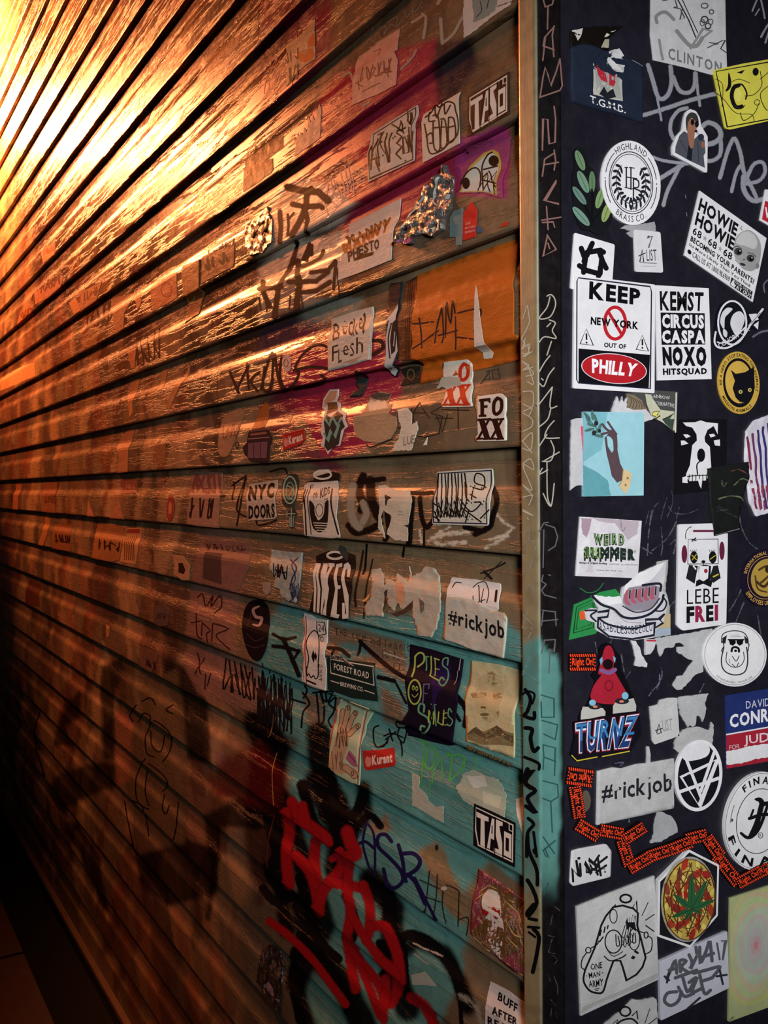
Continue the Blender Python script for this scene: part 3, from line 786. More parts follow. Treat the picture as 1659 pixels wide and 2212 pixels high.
st('white sticker stacking five lines of heavy type, right of the KEEP sign', 'P', '915 715 1265 735 1284 1327 930 1336', 'dadadc', lvl=2)
part('black_panel'); pol('950 893 1238 898 1242 1102 957 1104', '17171b')
part('lettering'); txt('KEMST', '944 752 1232 760 1226 886 948 882', '151519', .03, .06); txt('CIRCUS', '958 903 1232 908 1234 1000 960 994', 'dcdcde', .05, .06); txt('CASPA', '958 1008 1236 1008 1238 1097 960 1094', 'dcdcde', .05, .06); txt('NOXO', '960 1116 1248 1114 1250 1245 966 1240', '151519', .07, .06); txt('HITSQUAD', '964 1258 1252 1254 1252 1302 966 1308', '151519', .05, .07)

st('black round sticker of a white globe ringed by a band with a rocket', 'P', '1310 1080 1305 1000 1330 860 1400 812 1470 820 1520 890 1580 905 1620 862 1632 885 1590 960 1580 1005 1530 1000 1480 1100 1400 1130 1330 1120', '14161d', sm=True, lvl=2)
part('globe'); rng(1418, 960, 92, 142, 12, 'd8d8dc'); pol('1350 900 1385 862 1420 870 1395 900 1370 930 1365 1000 1340 960', 'cfcfd4', sm=True); pol('1425 905 1470 885 1500 930 1480 1000 1450 1050 1420 1010 1405 960', 'cfcfd4', sm=True); pol('1360 1000 1385 1020 1380 1055 1360 1040', 'cfcfd4', sm=True)
part('orbit_band'); lin_('1310 1020 1302 1085 1330 1122 1400 1118 1480 1060 1530 985', 12, 'd8d8dc', True); lin_('1320 1085 1350 1092 1420 1070 1500 990', 8, 'd8d8dc', True); txt('COHORT CO.', '1322 1098 1515 985 1532 1012 1335 1128', 'd8d8dc', .01)
part('rocket'); lin_('1530 980 1616 872', 24, 'd8d8dc', taper=.4); pol('1525 905 1575 900 1590 940 1545 950', 'd8d8dc'); pol('1555 975 1590 950 1585 1005', 'd8d8dc'); lin_('1540 965 1600 895', 4, '14161d')

st('red and white sticker fragment cut by the right edge beside the doll head sticker', 'P', '1636 90 1820 120 1800 410 1598 292', 'dcdcde', lvl=2)
part('red_band'); pol('1632 165 1810 210 1795 385 1612 285', 'b22431'); txt('WIN', '1632 205 1760 240 1750 330 1625 270', 'e2e2e4', .03); pol('1655 105 1700 112 1695 150 1650 140', 'd6b64a')

Z('R3')
st('yellow oval sticker with a black cat face ringed by small dark lettering', 'P', (CIR(1325, 60, 1597, 467, .1), 'o')[1], 'c39f45', lvl=2)
part('disc'); ell(0, 0, .76, .79, '15141a', n=36); ell(0, -.02, .655, .68, 'c7a349', n=36)
part('cat_head'); U(); pol('1408 178 1440 205 1500 195 1525 185 1530 150 1560 230 1548 330 1500 382 1470 390 1440 360 1420 300 1435 250', '15141a'); pol('1500 195 1560 160 1565 300 1520 380 1480 395', '15141a'); ell(1472, 322, 13, 13, 'c7b35e'); ell(1532, 310, 12, 13, 'c7b35e'); ell(1473, 322, 4, 9, '222'); ell(1533, 310, 4, 9, '222')
part('lettering'); CIR(1325, 60, 1597, 467, .1); atx('BE A HERO. STOP EATING THE ANIMALS', 0, 0, .82, .83, 1.14, -98, 104, '3a2c14', .02); atx('MISSION ANIMALS', 0, 0, .95, .95, .88, 238, 140, '3a2c14', .02, True); U()

st('torn grey comic-style sticker with a lightning bolt and scratched lettering, half under the KEEP sign', 'P', '725 330 905 312 1065 322 1058 450 1048 592 1020 570 960 520 905 500 880 475 820 450 740 445', '4a4b48', 'paper', lvl=2, jg=.5)
part('drawing'); pol('728 335 780 345 830 380 880 470 800 440 735 438', '7d705c'); pol('850 335 880 340 950 440 1040 450 1046 580 960 520 890 480 860 400', 'b9b9a0'); lin_('1052 330 1048 585', 8, 'd0d0c0'); pol('900 455 945 448 925 475 948 478 905 505 920 482 893 478', 'd6cf6a'); lin_('900 455 945 448 925 475 948 478 905 505 920 482 893 478', 4, '222', closed=True)
pol('960 500 1030 470 1010 500 1040 500 1030 570 980 530', '3b4a40'); lin_('965 505 1035 465', 5, '222')
for i in range(7): lin_([(740+i*18, 345+i*9), (760+i*17, 380+i*8), (745+i*20, 425+i*5)], 4, '4b3f30', True)
part('lettering'); txt('RAINBOW', '880 338 1010 350 1012 372 888 362', 'ccc', 0, wob=.08); txt('ALTERNATIVE', '895 380 1040 400 1040 425 900 402', 'ccc', 0, wob=.08)
st('fluffy torn white paper remains between the torn comic sticker and the hand sticker', 'P', '628 460 640 420 665 352 680 400 700 352 708 395 730 358 725 425 770 440 850 435 905 495 845 518 800 530 700 520 650 470', 'c9c9cc', 'paper', name='paper_scrap', cat='paper scrap', jg=1.3, lvl=3)
st('tall torn white strip with a pink edge, left of the olive branch sticker', 'P', '370 505 400 495 450 495 455 930 400 935 362 965 365 700', 'c6c6c9', 'paper', jg=.6, lvl=2, name='paper_scrap', cat='paper scrap')
part('pink_edge'); pol('430 548 444 545 452 740 442 742', 'e03a58')
st('pale blue rectangular sticker of a dark hand with a yellow cuff holding an olive branch', 'P', '442 452 838 458 834 998 442 1005', '95c6cf', lvl=4)
part('backdrop'); pol('442 452 600 455 560 700 470 760 442 780', '78b2bb', jg=.5); pol('442 800 520 840 600 900 620 1000 442 1004', '5f9da6', jg=.5)
part('olive_branch')
for cx, cy, a in ((470, 505, 1.1), (500, 475, 1.5), (465, 480, .8), (495, 540, .3), (520, 500, 1.3), (480, 570, 2.9), (545, 560, 1.9), (540, 610, .2), (520, 585, 2.4)): ell(cx, cy, 34, 10, '4d6f6a', a, 12)
lin_('455 470 500 530 560 600', 4, '3d4a44', True); ell(524, 528, 14, 16, '2c2a2e'); ell(510, 590, 14, 16, '2c2a2e'); ell(545, 578, 10, 12, '2c2a2e')
part('hand', 'brown open hand and forearm'); S_ = '57464b'
lin_('560 600 600 590 640 600', 16, S_, True); lin_('565 535 595 570 640 590', 16, S_, True); lin_('600 520 620 550 655 600', 14, S_, True); pol('620 570 655 590 662 700 640 720 632 640 605 612 580 620 600 600', S_, sm=True)
pol('578 620 592 616 600 680 625 720 640 700 662 640 662 700 680 790 700 830 690 900 660 915 625 870 610 800 590 720', S_)
part('cuff', 'pale yellow cuff'); pol('700 825 755 855 745 930 712 990 672 935 692 900', 'd2b98a'); ell(728, 885, 7, 9, '8a7450'); ell(715, 930, 7, 9, '8a7450'); lin_('672 935 692 900 700 825', 5, 'a8905c')

st('black square sticker printed with a white hollow-eyed skull-like face', 'P', '1082 500 1388 500 1385 800 1385 960 1046 990 1046 600', '151317', lvl=1)
part('skull'); pol('1098 522 1180 520 1215 508 1250 520 1328 528 1326 600 1300 545 1260 570 1240 620 1245 650 1275 680 1285 830 1250 900 1140 905 1115 870 1145 800 1160 670 1190 640 1188 600 1160 555 1120 545', 'd6d6d8'); ell(1218, 735, 26, 44, '151317'); pol('1100 600 1130 600 1150 612 1120 625', 'd6d6d8'); pol('1270 600 1300 595 1312 610 1280 620', 'd6d6d8'); pol('1085 640 1110 640 1135 660 1088 672', 'd6d6d8'); pol('1300 640 1340 632 1342 675 1308 672', 'd6d6d8')
lin_('1215 770 1190 800 1195 860', 8, '151317', True)
for i in range(7): lin_([(1118+i*22, 862), (1114+i*23, 905)], 5, '151317')
lin_('1100 880 1160 870 1258 866', 6, '151317'); pol('1095 880 1125 870 1130 918 1095 915', 'd6d6d8'); pol('1195 890 1225 890 1218 955 1205 930', 'd6d6d8')
st('dark scratched sticker with a faint greenish figure, overlapping the skull sticker', 'P', '1255 822 1515 778 1522 880 1475 1020 1455 1150 1460 1222 1295 1262 1290 1209 1275 1100', '1b1d1c', lvl=5, jg=.8, curl=.0015, m='paper')
part('drawing'); lin_('1320 1020 1400 1000 1460 1010 1480 1030', 12, '6f7a58', True, m='dry'); lin_('1340 900 1350 940 1370 920', 14, '55604a', True, m='dry'); lin_('1420 930 1470 890 1510 900', 12, '5f6a4e', True, m='dry'); lin_('1400 840 1450 830 1510 860', 10, '6a4438', True, m='dry'); lin_('1300 1100 1380 1090', 6, '3a403a', m='dry')
for i in range(9): lin_([(1290+i*17, 1080+i*7), (1330+i*15, 1065+i*10)], 3, '44493f', m='dry')
lin_('1300 1255 1455 1215', 6, '8a8a84', m='dry')

st('wavy striped sticker in white, purple and maroon, cut by the right edge', 'P', '1508 580 1560 510 1659 472 1900 420 1900 1090 1659 1110 1575 1134 1530 1040 1500 760', 'd3cfd8', 'paper', lvl=2, lift=.0012, jg=.5)
part('stripe')
for i, c_ in enumerate(('7a3048', '6a3a5a', '3c3068', '33306e', '3c3068', '4a3a70', '33306e')):
    x = 1512+i*34; lin_([(x, 620-i*22), (x+20, 760-i*10), (x+30, 900), (x+60, 1080)], 15, c_, True)
for i in range(5): x = 1545+i*30; lin_([(x, 960), (x+22, 1060-i*8), (x+34, 930), (x+52, 1090)], 9, '8a3a50')
Z('R4')
st('square white sticker with dripping green horror lettering and grey-pink water stains', 'P', '425 78 828 106 802 480 397 465', 'd8d6da', 'paper', lvl=2)
part('stain'); pol('432 85 500 90 490 150 470 215 440 190', 'a28c98', jg=1); pol('500 85 700 100 810 110 800 190 740 230 650 120 560 110', 'b3a6ae', jg=1.2); lin_('690 100 700 170 720 150', 14, '9a8f98', True, m='dry'); pol('460 440 500 360 510 440', 'c4bcc2', jg=.6)
part('lettering'); txt('WEIRD', '512 190 715 190 712 268 512 266', '25302a', .09, .12, wob=.05); txt('WEIRD', '516 194 712 194 708 262 516 260', '86a66e', .0, .2, wob=.05)
txt('SUMMER', '446 270 788 285 785 362 446 352', '25302a', .09, .12, wob=.06); txt('SUMMER', '452 276 560 280 560 350 452 346', '86b05e', .0, .22); txt('vintage & original clothing', '415 370 598 376 598 394 415 388', '2c2c30', .02); txt('summer goods store', '615 378 800 384 800 402 615 396', 'a5a3a6', .01); txt('www.the shop .net', '530 420 700 426 700 440 530 434', '8a888c', 0)
for i in range(14): x = 575+i*16; ell(x, 300+8*math.sin(i*2.3)+(i % 3)*14, 7, 10, '9aa39c')
for i in range(8): lin_([(455+i*34, 345), (455+i*34, 362+6*(i % 2))], 12, '25302a')

st('tall white sticker of a boxy robot figure with maroon headphones above the words LEBE FREI', 'P', '1064 128 1292 122 1386 150 1386 260 1376 780 1270 795 1090 822 1054 790', 'd9d9db', rd=5, lvl=3)
part('robot_figure'); lin_('1128 226 1322 224 1324 385 1125 388', 5, '2a2a2e', closed=True)
rng(1150, 205, 40, 60, 5, '2a2a2e', 250, 360); lin_('1165 172 1290 172', 14, '5f2236'); lin_('1150 225 1180 235 1150 240 1175 218', 8, '15151a')
for x, a in ((1165, 1), (1287, 0)):
    ell(x, 343, 25, 40, '15151a'); lin_([(x-14, 330), (x+16, 358)] if a else [(x-16, 355), (x+16, 332)], 6, 'b9ac30')
    if a: lin_('1153 360 1180 325', 6, 'b9ac30')
    for k in range(4): lin_([(x-18+k*10, 308), (x-24+k*13, 294)], 3, '222')
ell(1226, 372, 13, 10, '15151a'); lin_('1226 372 1226 400', 4, '222')
pol('1215 395 1240 392 1275 400 1270 490 1285 500 1275 538 1225 515 1175 535 1180 495 1195 490 1195 402', '15151a'); pol('1200 400 1262 402 1255 480 1225 500 1192 482', 'd9d9db'); ell(1241, 432, 12, 14, '8c2638')
pol('1132 392 1160 395 1190 400 1168 515 1112 480', '1f1f24'); pol('1290 400 1320 395 1338 478 1290 510 1265 480', '1f1f24'); lin_('1160 400 1175 420', 10, 'd9d9db'); lin_('1290 470 1320 455', 10, 'b9ac30')
part('ear_cup', 'maroon ear cup'); ell(1101, 322, 18, 58, '5f2236')
part('ear_cup', 'maroon ear cup'); ell(1346, 300, 17, 60, '5f2236')
part('lettering'); txt('LEBE', '1117 556 1325 540 1324 640 1117 648', '17171b', -.005, .14); txt('F', '1115 664 1166 661 1165 768 1115 772', '17171b', .05); txt('R', '1172 660 1232 657 1236 762 1172 766', '8c2444', .05); txt('E', '1243 656 1290 653 1290 758 1243 762', '17171b', .05); txt('I', '1299 652 1320 650 1320 755 1299 757', '8c2444', .05)

st('green lozenge sticker with dark outlines sticking out left of the melon banner sticker', 'P', '390 652 500 605 560 570 660 550 700 600 620 700 530 842 358 882', '2c8446', lvl=1)
part('outline'); lin_('405 668 520 615 515 800 385 838', 6, '123a22', closed=True); lin_('420 680 508 640 500 780 402 815', 4, '123a22', closed=True); pol('425 700 460 690 470 745 430 755', 'd4522a', jg=1); lin_('428 545 480 575 540 560 580 512', 5, '2c8446', True)
st('pale torn card scrap showing at the right of the melon banner sticker', 'P', '930 372 1005 360 985 560 1012 660 1020 850 905 868 900 700', 'a9aba2', 'paper', name='paper_scrap', cat='paper scrap', jg=.8, lvl=1)
part('tint'); pol('935 730 1018 712 1018 800 930 805', 'b8a57c'); pol('930 810 1018 806 1018 848 915 860', '9aa8b8')
st('cut-out sticker of a grinning melon slice above a black-edged ribbon banner, torn along its top', 'P', '452 690 500 672 545 680 520 640 500 595 560 615 620 645 690 600 700 540 760 500 820 440 900 405 985 365 975 480 960 560 992 620 985 700 975 720 965 770 915 820 900 868 760 884 620 870 525 815 520 770 465 752', 'cdccd0', 'paper', lvl=3, jg=.5)
part('torn_edge'); pol('510 590 600 600 680 595 700 640 620 655 560 635', 'dededf', jg=1.2); pol('700 600 720 520 800 450 880 410 970 380 900 480 830 520 760 540 730 640', 'dededf', jg=1.6)
part('melon_slice', 'pink and grey melon slice')
pol('705 590 740 540 900 520 945 540 930 640 860 690 740 690 700 640', '8d8690')
for i in range(5): lin_([(730+i*42, 560-i*6), (720+i*42, 620-i*6), (745+i*40, 650-i*10)], 26, 'a85a6a', True, taper=.5); lin_([(748+i*42, 560-i*6), (744+i*42, 610-i*6)], 8, '2a2228', True)
lin_('505 600 560 650 640 680 700 730 780 740 880 710 950 640 965 590', 16, '202430', True); lin_('700 660 780 700 880 680 940 610', 8, '2a2e38', True); lin_('830 525 940 515 945 560', 16, '202430', True); lin_('900 690 960 690 985 640 960 600', 10, '202430', True); lin_('640 690 720 760 820 770', 5, '9a98a0', True)
part('banner'); pol('535 738 600 770 760 800 900 770 910 850 760 878 610 858 530 812', 'c9c9d0'); lin_('540 700 610 690 600 730 540 738 536 800 610 858 760 876 902 850 908 768 850 778 848 750 930 745 968 715', 13, '202430'); lin_('540 738 610 782 760 808 905 770', 13, '202430', True); lin_('455 690 530 690 490 722 525 760', 11, '202430', True); lin_('968 718 940 750 962 770 915 800', 10, '202430')
part('lettering'); txt('ASABOLESOBEZOLU', '545 758 720 792 700 845 540 805', '202430', 0, .05) if 0 else [txt(c, [a, y0, b, y1, b, y1+55, a, y0+50], '1f222c', 0) for c, a, b, y0, y1 in [(c, 545+i*23.3, 545+i*23.3+19, 762+28*math.sin(min(1, i/9)*1.6)-(i > 9)*(i-9)*4, 764+28*math.sin(min(1, i/9)*1.6)-(i > 9)*(i-9)*4) for i, c in enumerate('ASABOLESOBEZOLU')]]

st('big ragged white torn paper between the robot sticker and the bald man disc', 'P', '918 872 1100 845 1290 808 1300 850 1240 960 1232 1090 1180 1110 1160 1130 1095 1205 1060 1209 1032 1180 1060 1120 1100 1115 1150 1040 1168 1020 1120 1000 1060 960 1060 930 1110 925 1075 900 1050 905 1040 930 985 935 950 992 935 940', 'b5b7b6', 'paper', name='torn_poster', cat='paper scrap', jg=1.3, lvl=1)
st('white round sticker with a line-drawn bald man in black sunglasses', 'P', (CIR(1224, 770, 1640, 1186), 'o')[1], 'dcdcdc', lvl=3)
part('rim'); rng(0, 0, .95, .95, 3, '777'); 
part('head'); U(); F_ = '26262a'
lin_('1345 900 1350 850 1385 828 1440 822 1490 835 1515 870 1520 910', 6, F_, True); lin_('1360 930 1345 1000 1350 1060 1380 1095 1435 1110 1490 1095 1512 1050 1515 980 1508 930', 8, F_, True); lin_('1350 890 1360 920 1345 950 1355 960', 6, F_, True); lin_('1525 910 1518 950 1510 960', 6, F_, True)
pol('1350 870 1380 850 1370 905 1352 905', F_); pol('1492 852 1520 880 1520 905 1500 905', F_)
lin_('1380 960 1375 1020 1400 1050 1432 1060 1470 1048 1492 1010 1488 960', 5, F_, True); lin_('1415 988 1440 1020 1460 985', 5, F_, True); lin_('1415 1040 1440 1060 1455 1030', 5, F_, True); lin_('1405 850 1460 848', 3, '777'); lin_('1400 862 1470 858', 3, '777'); lin_('1395 1005 1400 1035', 3, '555')
part('sunglasses', 'black sunglasses'); pol('1390 878 1435 876 1438 900 1420 920 1400 912', '121216'); pol('1440 876 1488 880 1482 908 1462 920 1444 904', '121216'); lin_('1388 880 1490 880', 8, '121216'); lin_('1410 955 1415 935 1435 928 1455 938 1458 958', 14, '121216', True); ell(1436, 952, 10, 8, '121216')
part('lettering'); CIR(1224, 770, 1640, 1186); atx('THE HEAD BREWERY · PARADISE.COM', 0, 0, .9, .9, .93, 222, 142, '77777c', 0, True); U()
st('thin white torn slash pointing down, left of the big ragged white paper', 'P', '758 885 790 890 815 930 830 985 865 1035 862 1060 782 1050 790 1000 775 940', 'd2d2d4', 'paper', name='paper_scrap', cat='paper scrap', jg=1, lvl=2)
st('tiny torn slip with a red bar beside the thin white slash', 'P', '850 875 925 878 905 940 880 975 850 980', 'c9c9cc', 'paper', name='paper_scrap', cat='paper scrap', jg=.5, lvl=3)
part('red_bar'); pol('856 880 920 882 918 893 856 891', 'b02a34')

OR_ = 'ff4a22'
def righton(label, x0, y0, x1, y1, h, lvl=4, mirror=False, cut=0, grp='orange cheering word stickers'):
    """black strip with orange lettering between two rows of slanted dashes"""
    L = math.hypot(x1-x0, y1-y0); ux, uy = (x1-x0)/L, (y1-y0)/L; vx, vy = -uy, ux
    q = [(x0-vx*h/2, y0-vy*h/2), (x1-vx*h/2, y1-vy*h/2), (x1+vx*h/2, y1+vy*h/2), (x0+vx*h/2, y0+vy*h/2)]
    if mirror: q = [q[2], q[3], q[0], q[1]]
    Q([c for p in q for c in p])
    st(label, 'P', '0 0 1 0 1 1 0 1', '1c1214', rd=3, lvl=lvl, group=grp)
    part('dashes'); n = max(5, int(L/14))
    for i in range(n):
        a = (i+.5)/n
        for b0, b1 in ((.04, .2), (.8, .96)): lin_([(a-.22/n, b0), (a+.22/n, b1)], 7, OR_, cap=False)
    for b in (.32, .5, .68):
        for a in (.02, .94): lin_([(a, b), (a+.04, b+.02)], 8.5, OR_, cap=False)
    part('lettering'); txt('Right On!', '.10 .25 .91 .25 .91 .8 .10 .8', OR_, .018, .06); U()
righton('orange-on-black sticker alone beside the red hooded figure', 350, 1027, 522, 1026, 118)

st('cut-out sticker of a red hooded bell shape behind two turntables', 'P', '570 915 620 905 655 950 690 1000 690 1060 720 1130 770 1250 795 1330 792 1400 600 1440 430 1415 425 1360 470 1300 500 1220 520 1150 500 1110 545 1060 545 960', '120f14', sm=True, lvl=3)
part('hood', 'dark red hood and gown'); pol('585 930 625 925 650 1000 640 1060 660 1110 700 1180 728 1240 700 1290 600 1300 520 1285 490 1250 510 1180 560 1110 540 1100 560 1020', 'a02232', sm=True); ell(604, 1040, 34, 34, '1a1114'); rng(610, 1180, 25, 32, 6, '651420'); lin_('560 1080 610 1095 650 1075', 26, '7d5a8a', True); pol('548 1010 566 990 570 1020 556 1045', '6aa8c8'); pol('638 985 655 1000 650 1030 640 1015', '6aa8c8')
part('turntable'); pol('440 1315 570 1325 588 1350 585 1385 425 1400 428 1350', 'b5b4ac'); ell(518, 1315, 42, 20, '25262a'); ell(520, 1316, 16, 8, 'cf7a68')
part('turntable'); pol('650 1290 770 1260 788 1310 786 1345 635 1362 636 1310', 'b5b4ac'); ell(695, 1280, 46, 20, '25262a'); ell(692, 1282, 16, 8, 'cf7a68'); ell(502, 1290, 22, 20, '7ab4cc'); ell(715, 1245, 22, 24, '7ab4cc')
Z('R5')
st('cut-out sticker of big slanted chrome-blue letters edged in red and yellow', 'P', '378 330 560 290 810 262 818 410 750 520 560 555 400 588 360 545 385 430', '14121a', rd=3, lvl=4)
part('outline', 'red and yellow edging'); txt('TURNZ', '384 332 812 268 746 505 388 545', '8c1f30', .11, .02); lin_('365 545 400 580 530 555', 7, 'c8b73a'); lin_('565 552 740 518', 7, 'c8b73a'); txt('TURNZ', '388 334 806 274 740 498 392 538', 'd5dbe6', .07, .06)
part('lettering', 'chrome blue letters'); txt('TURNZ', '394 338 802 282 736 492 396 532', '1f3a6a', .03, .1); 
for i, c_ in enumerate(('3a78ac', '5da0c8', '93c4da')): txt('TURNZ', [396+i, 345+i*14, 798-i, 289+i*14, 770-i*2, 410-i*10, 396+i, 455-i*10], c_, .01, .12) if i == 0 else None

st('oval purple-black seal sticker with gold lettering and a clasped-hands emblem, cut by the right edge', 'P', ((Z('R4'), CIR(1475, 288, 1810, 665, -.1)), 'o')[1], '1d1428', lvl=2)
part('lettering'); atx('INTERNATIONAL BROTHERHOOD', 0, 0, .8, .8, 1.16, -75, 75, 'c39a48', .02); rng(0, 0, .74, .74, 4, 'b08c44'); atx('EMPLOYEES UNION LOCAL', 0, 0, .95, .95, .84, 240, 120, 'c39a48', .02, True)
part('emblem', 'gold medallion'); ell(0, 0, .62, .66, 'a88a3e', n=32); lin_('-.4 .1 -.1 .3 .2 .05 .4 .2', 16, '3a2a18', True); lin_('-.3 -.3 0 -.4 .2 -.2 0 0 -.3 .2', 14, '4a3820', True); ell(.05, -.3, .12, .14, '33261a'); lin_('.3 -.3 .3 .4', 12, '4a3820'); lin_('-.45 -.1 -.35 .35 0 .5', 10, '4a3820', True); U()
Z('R5')
st('small worn white sticker with half-rubbed writing, its top left corner torn off', 'P', '880 228 935 215 948 185 1000 172 1058 172 1074 420 912 476 896 450', 'c3c3c1', 'paper', rd=2, lvl=2, jg=.3)
part('lettering'); lin_('925 400 940 345 955 400', 8, '3c3e42'); lin_('918 385 962 370', 7, '3c3e42'); txt('LIST', '960 318 1025 305 1028 375 965 390', '8d8f90', 0); lin_('930 408 950 400', 7, '55565a'); lin_('975 390 1025 376', 5, '9c9c9c')
st('ragged grey paper with a jagged foot at the right of the small worn white sticker', 'P', '1070 168 1180 152 1265 143 1240 205 1250 240 1240 290 1225 330 1205 290 1185 290 1178 350 1160 362 1140 350 1130 365 1085 290 1062 190', 'b0b2b2', 'paper', name='torn_poster', cat='paper scrap', jg=1, lvl=2)
st('grey papery patch above the triangle-logo disc', 'P', '1045 458 1075 400 1130 368 1200 360 1270 385 1284 330 1298 350 1290 480 1240 470 1200 450 1110 500 1070 530 1040 505', 'b4b4b2', 'paper', name='torn_poster', cat='paper scrap', jg=1.2, lvl=2)
st('blue and red election sticker with serif white lettering, cut by the right edge', 'P', '1376 156 1659 112 1900 70 1900 560 1659 585 1380 634', '25336b', 'paper', lvl=2)
part('red_band'); pol('1378 415 1900 322 1900 560 1659 585 1380 634', '9c2434'); lin_('1377 412 1900 320', 9, 'dcdce0', cap=False)
part('lettering'); txt('DAVID', '1506 195 1662 172 1662 224 1508 243', 'd0d0d8', 0, .12); txt('CONROY', '1400 282 1800 210 1800 300 1402 370', 'e0e0e4', .035, .1); txt('FOR', '1398 482 1466 470 1466 500 1398 512', 'c9a9ae', .01); txt('JUDGE', '1492 420 1780 372 1780 470 1494 490', 'd8c8cc', .01, .1)
part('torn_patch', 'white torn patch'); pol('1376 522 1480 500 1560 480 1659 470 1900 430 1900 530 1700 545 1640 562 1560 572 1480 600 1380 606', 'd8d8da', jg=1.2)
st('white disc sticker with interlocked triangles in white on black', 'P', (CIR(1037, 443, 1348, 910, -.12), 'o')[1], 'e0e0e2', lvl=4)
part('disc'); ell(0, 0, .87, .9, '17181f', n=40)
part('triangles', 'white interlocked triangle line'); lin_('-.74 -.02 .80 -.40 .03 .86', 22, 'e0e0e2', closed=True); lin_('-.86 .40 .84 .14', 22, 'e0e0e2'); lin_('-.55 -.55 .10 .62', 20, 'e0e0e2'); lin_('.66 -.62 .08 .45', 20, 'e0e0e2'); lin_('-.34 -.10 .36 -.27', 18, 'e0e0e2')
pol('-.7 -.7 0 -.93 .45 -.75 .3 -.5 -.5 -.45', 'dcdcde', sm=True)
U()
st('crumpled off-white hashtag label on the dark panel', 'P', '540 650 640 625 700 632 790 605 880 595 1037 567 1032 890 532 1000', 'bcbcba', 'paper', lvl=3, lift=.0008)
part('lettering'); txt('#rickjob', '562 735 1020 655 1020 815 562 880', '26262b', .02, .08)
st('thin white sliver above the crumpled panel label', 'P', '862 490 875 488 886 540 884 600 860 605', 'b9b9ba', 'paper', name='paper_scrap', cat='paper scrap', jg=.5, lvl=2)
st('white round sticker with a blackletter F and rim lettering, cut by right edge', 'P', (CIR(1358, 652, 1810, 1293, -.18), 'o')[1], 'dcdcdd', lvl=5)
part('ring'); rng(0, 0, .66, .66, 5, '33343a'); rng(0, 0, .97, .97, 3, '55565c'); rng(0, 0, .83, .83, 4, '44454a', 275, 300)
part('lettering'); atx('FINAL', 0, 0, .75, .76, 1.2, -34, 34, '17171b', .035, gap=.35); atx('FINAL', 0, 0, .93, .93, .81, 256, 130, '17171b', .035, True, gap=.35)
pol([(-.78+(.05 if i % 2 == 0 else .02)*math.sin(i*PI/5), -.12-(.05 if i % 2 == 0 else .02)*math.cos(i*PI/5)) for i in range(10)], '17171b')
U(); part('blackletter', 'black ornate letter'); lin_('1560 830 1590 835 1610 860 1650 850', 34, '17171b', True, taper=.6); lin_('1600 865 1570 980 1530 1070', 34, '17171b', True); lin_('1640 865 1600 980 1560 1050 1510 1080 1465 1050', 24, '17171b', True, taper=.3); lin_('1520 955 1600 930 1660 930', 22, '17171b', True); lin_('1545 900 1530 940', 14, '17171b'); rng(1592, 1065, 15, 18, 4, '333'); txt('R', '1586 1056 1598 1075', '333', .01)
st('frayed grey tuft of paper under the crumpled panel label', 'P', '930 920 960 915 1018 940 1050 980 1062 1010 1065 1050 1010 1075 960 1110 885 1120 910 1060 915 980', 'a9abac', 'paper', name='paper_scrap', cat='paper scrap', jg=1.4, lvl=1)
st('brownish oval smear stuck between the orange strip and the panel label', 'P', '450 790 478 780 498 830 490 890 462 918 440 915 445 850', '5f574c', 'paper', name='paper_scrap', cat='paper scrap', sm=True, lvl=1)
righton('upside-down orange-on-black sticker at the top of the orange chain', 338, 676, 505, 700, 120, mirror=True, lvl=3)
righton('orange-on-black sticker standing upright below the upside-down one', 385, 745, 418, 955, 84, lvl=4)
righton('orange-on-black sticker slanting down below the crumpled label', 400, 990, 540, 1075, 88, lvl=5)
righton('orange-on-black sticker directly below the crumpled label', 545, 1028, 695, 1055, 84, lvl=6)
righton('short orange-on-black sticker rising to the right of the chain\'s fork', 695, 1095, 832, 1005, 80, lvl=7)
Z('R6')
righton('orange-on-black sticker running down from the fork of the chain', 690, 0, 742, 170, 80, lvl=5)
righton('orange-on-black sticker just right of the lowest corner of the chain', 732, 190, 870, 108, 84, lvl=6)
righton('orange-on-black sticker in the middle of the rising run of the chain', 858, 112, 1010, 62, 84, lvl=5)
righton('orange-on-black sticker above the leaf hexagon', 1000, 65, 1140, 10, 84, lvl=6)
righton('orange-on-black sticker at the peak of the chain', 1110, 0, 1245, -35, 84, lvl=5)
righton('orange-on-black sticker sloping down between the leaf hexagon and the blackletter disc', 1240, -20, 1330, 110, 84, lvl=6)
righton('orange-on-black sticker reaching the dip right of the leaf hexagon', 1305, 100, 1450, 285, 84, lvl=5)
righton('orange-on-black sticker below the blackletter disc at the right edge', 1440, 285, 1590, 205, 84, lvl=6)
righton('orange-on-black sticker cut by the right edge', 1570, 212, 1760, 150, 84, lvl=5)
st('small white label with a spiky black handwritten tag below the crumpled label', 'P', '372 76 420 62 596 30 632 78 626 245 380 306 360 285', 'cfcfcf', rd=4, lvl=2, curl=.003)
part('tag'); I_ = '1c1c20'
for s_ in ('380 275 375 190 420 245 400 140', '430 235 425 160', '470 215 455 150 500 225 498 180 520 200', '495 175 480 130 540 180 480 215', '540 230 520 150 548 105', '535 165 600 115', '530 215 595 170', '540 120 560 235'): lin_(s_, 15, I_)
ell(415, 122, 10, 10, I_); ell(582, 190, 7, 8, '666'); ell(588, 212, 7, 8, '666')
st('large white sticker of a black-outlined letter-A creature with ONE MAN ARMY written on its leg', 'P', '400 437 640 340 908 237 935 912 427 1150', 'c9c9c7', 'paper', lvl=3)
part('creature'); D = '1a1a1e'
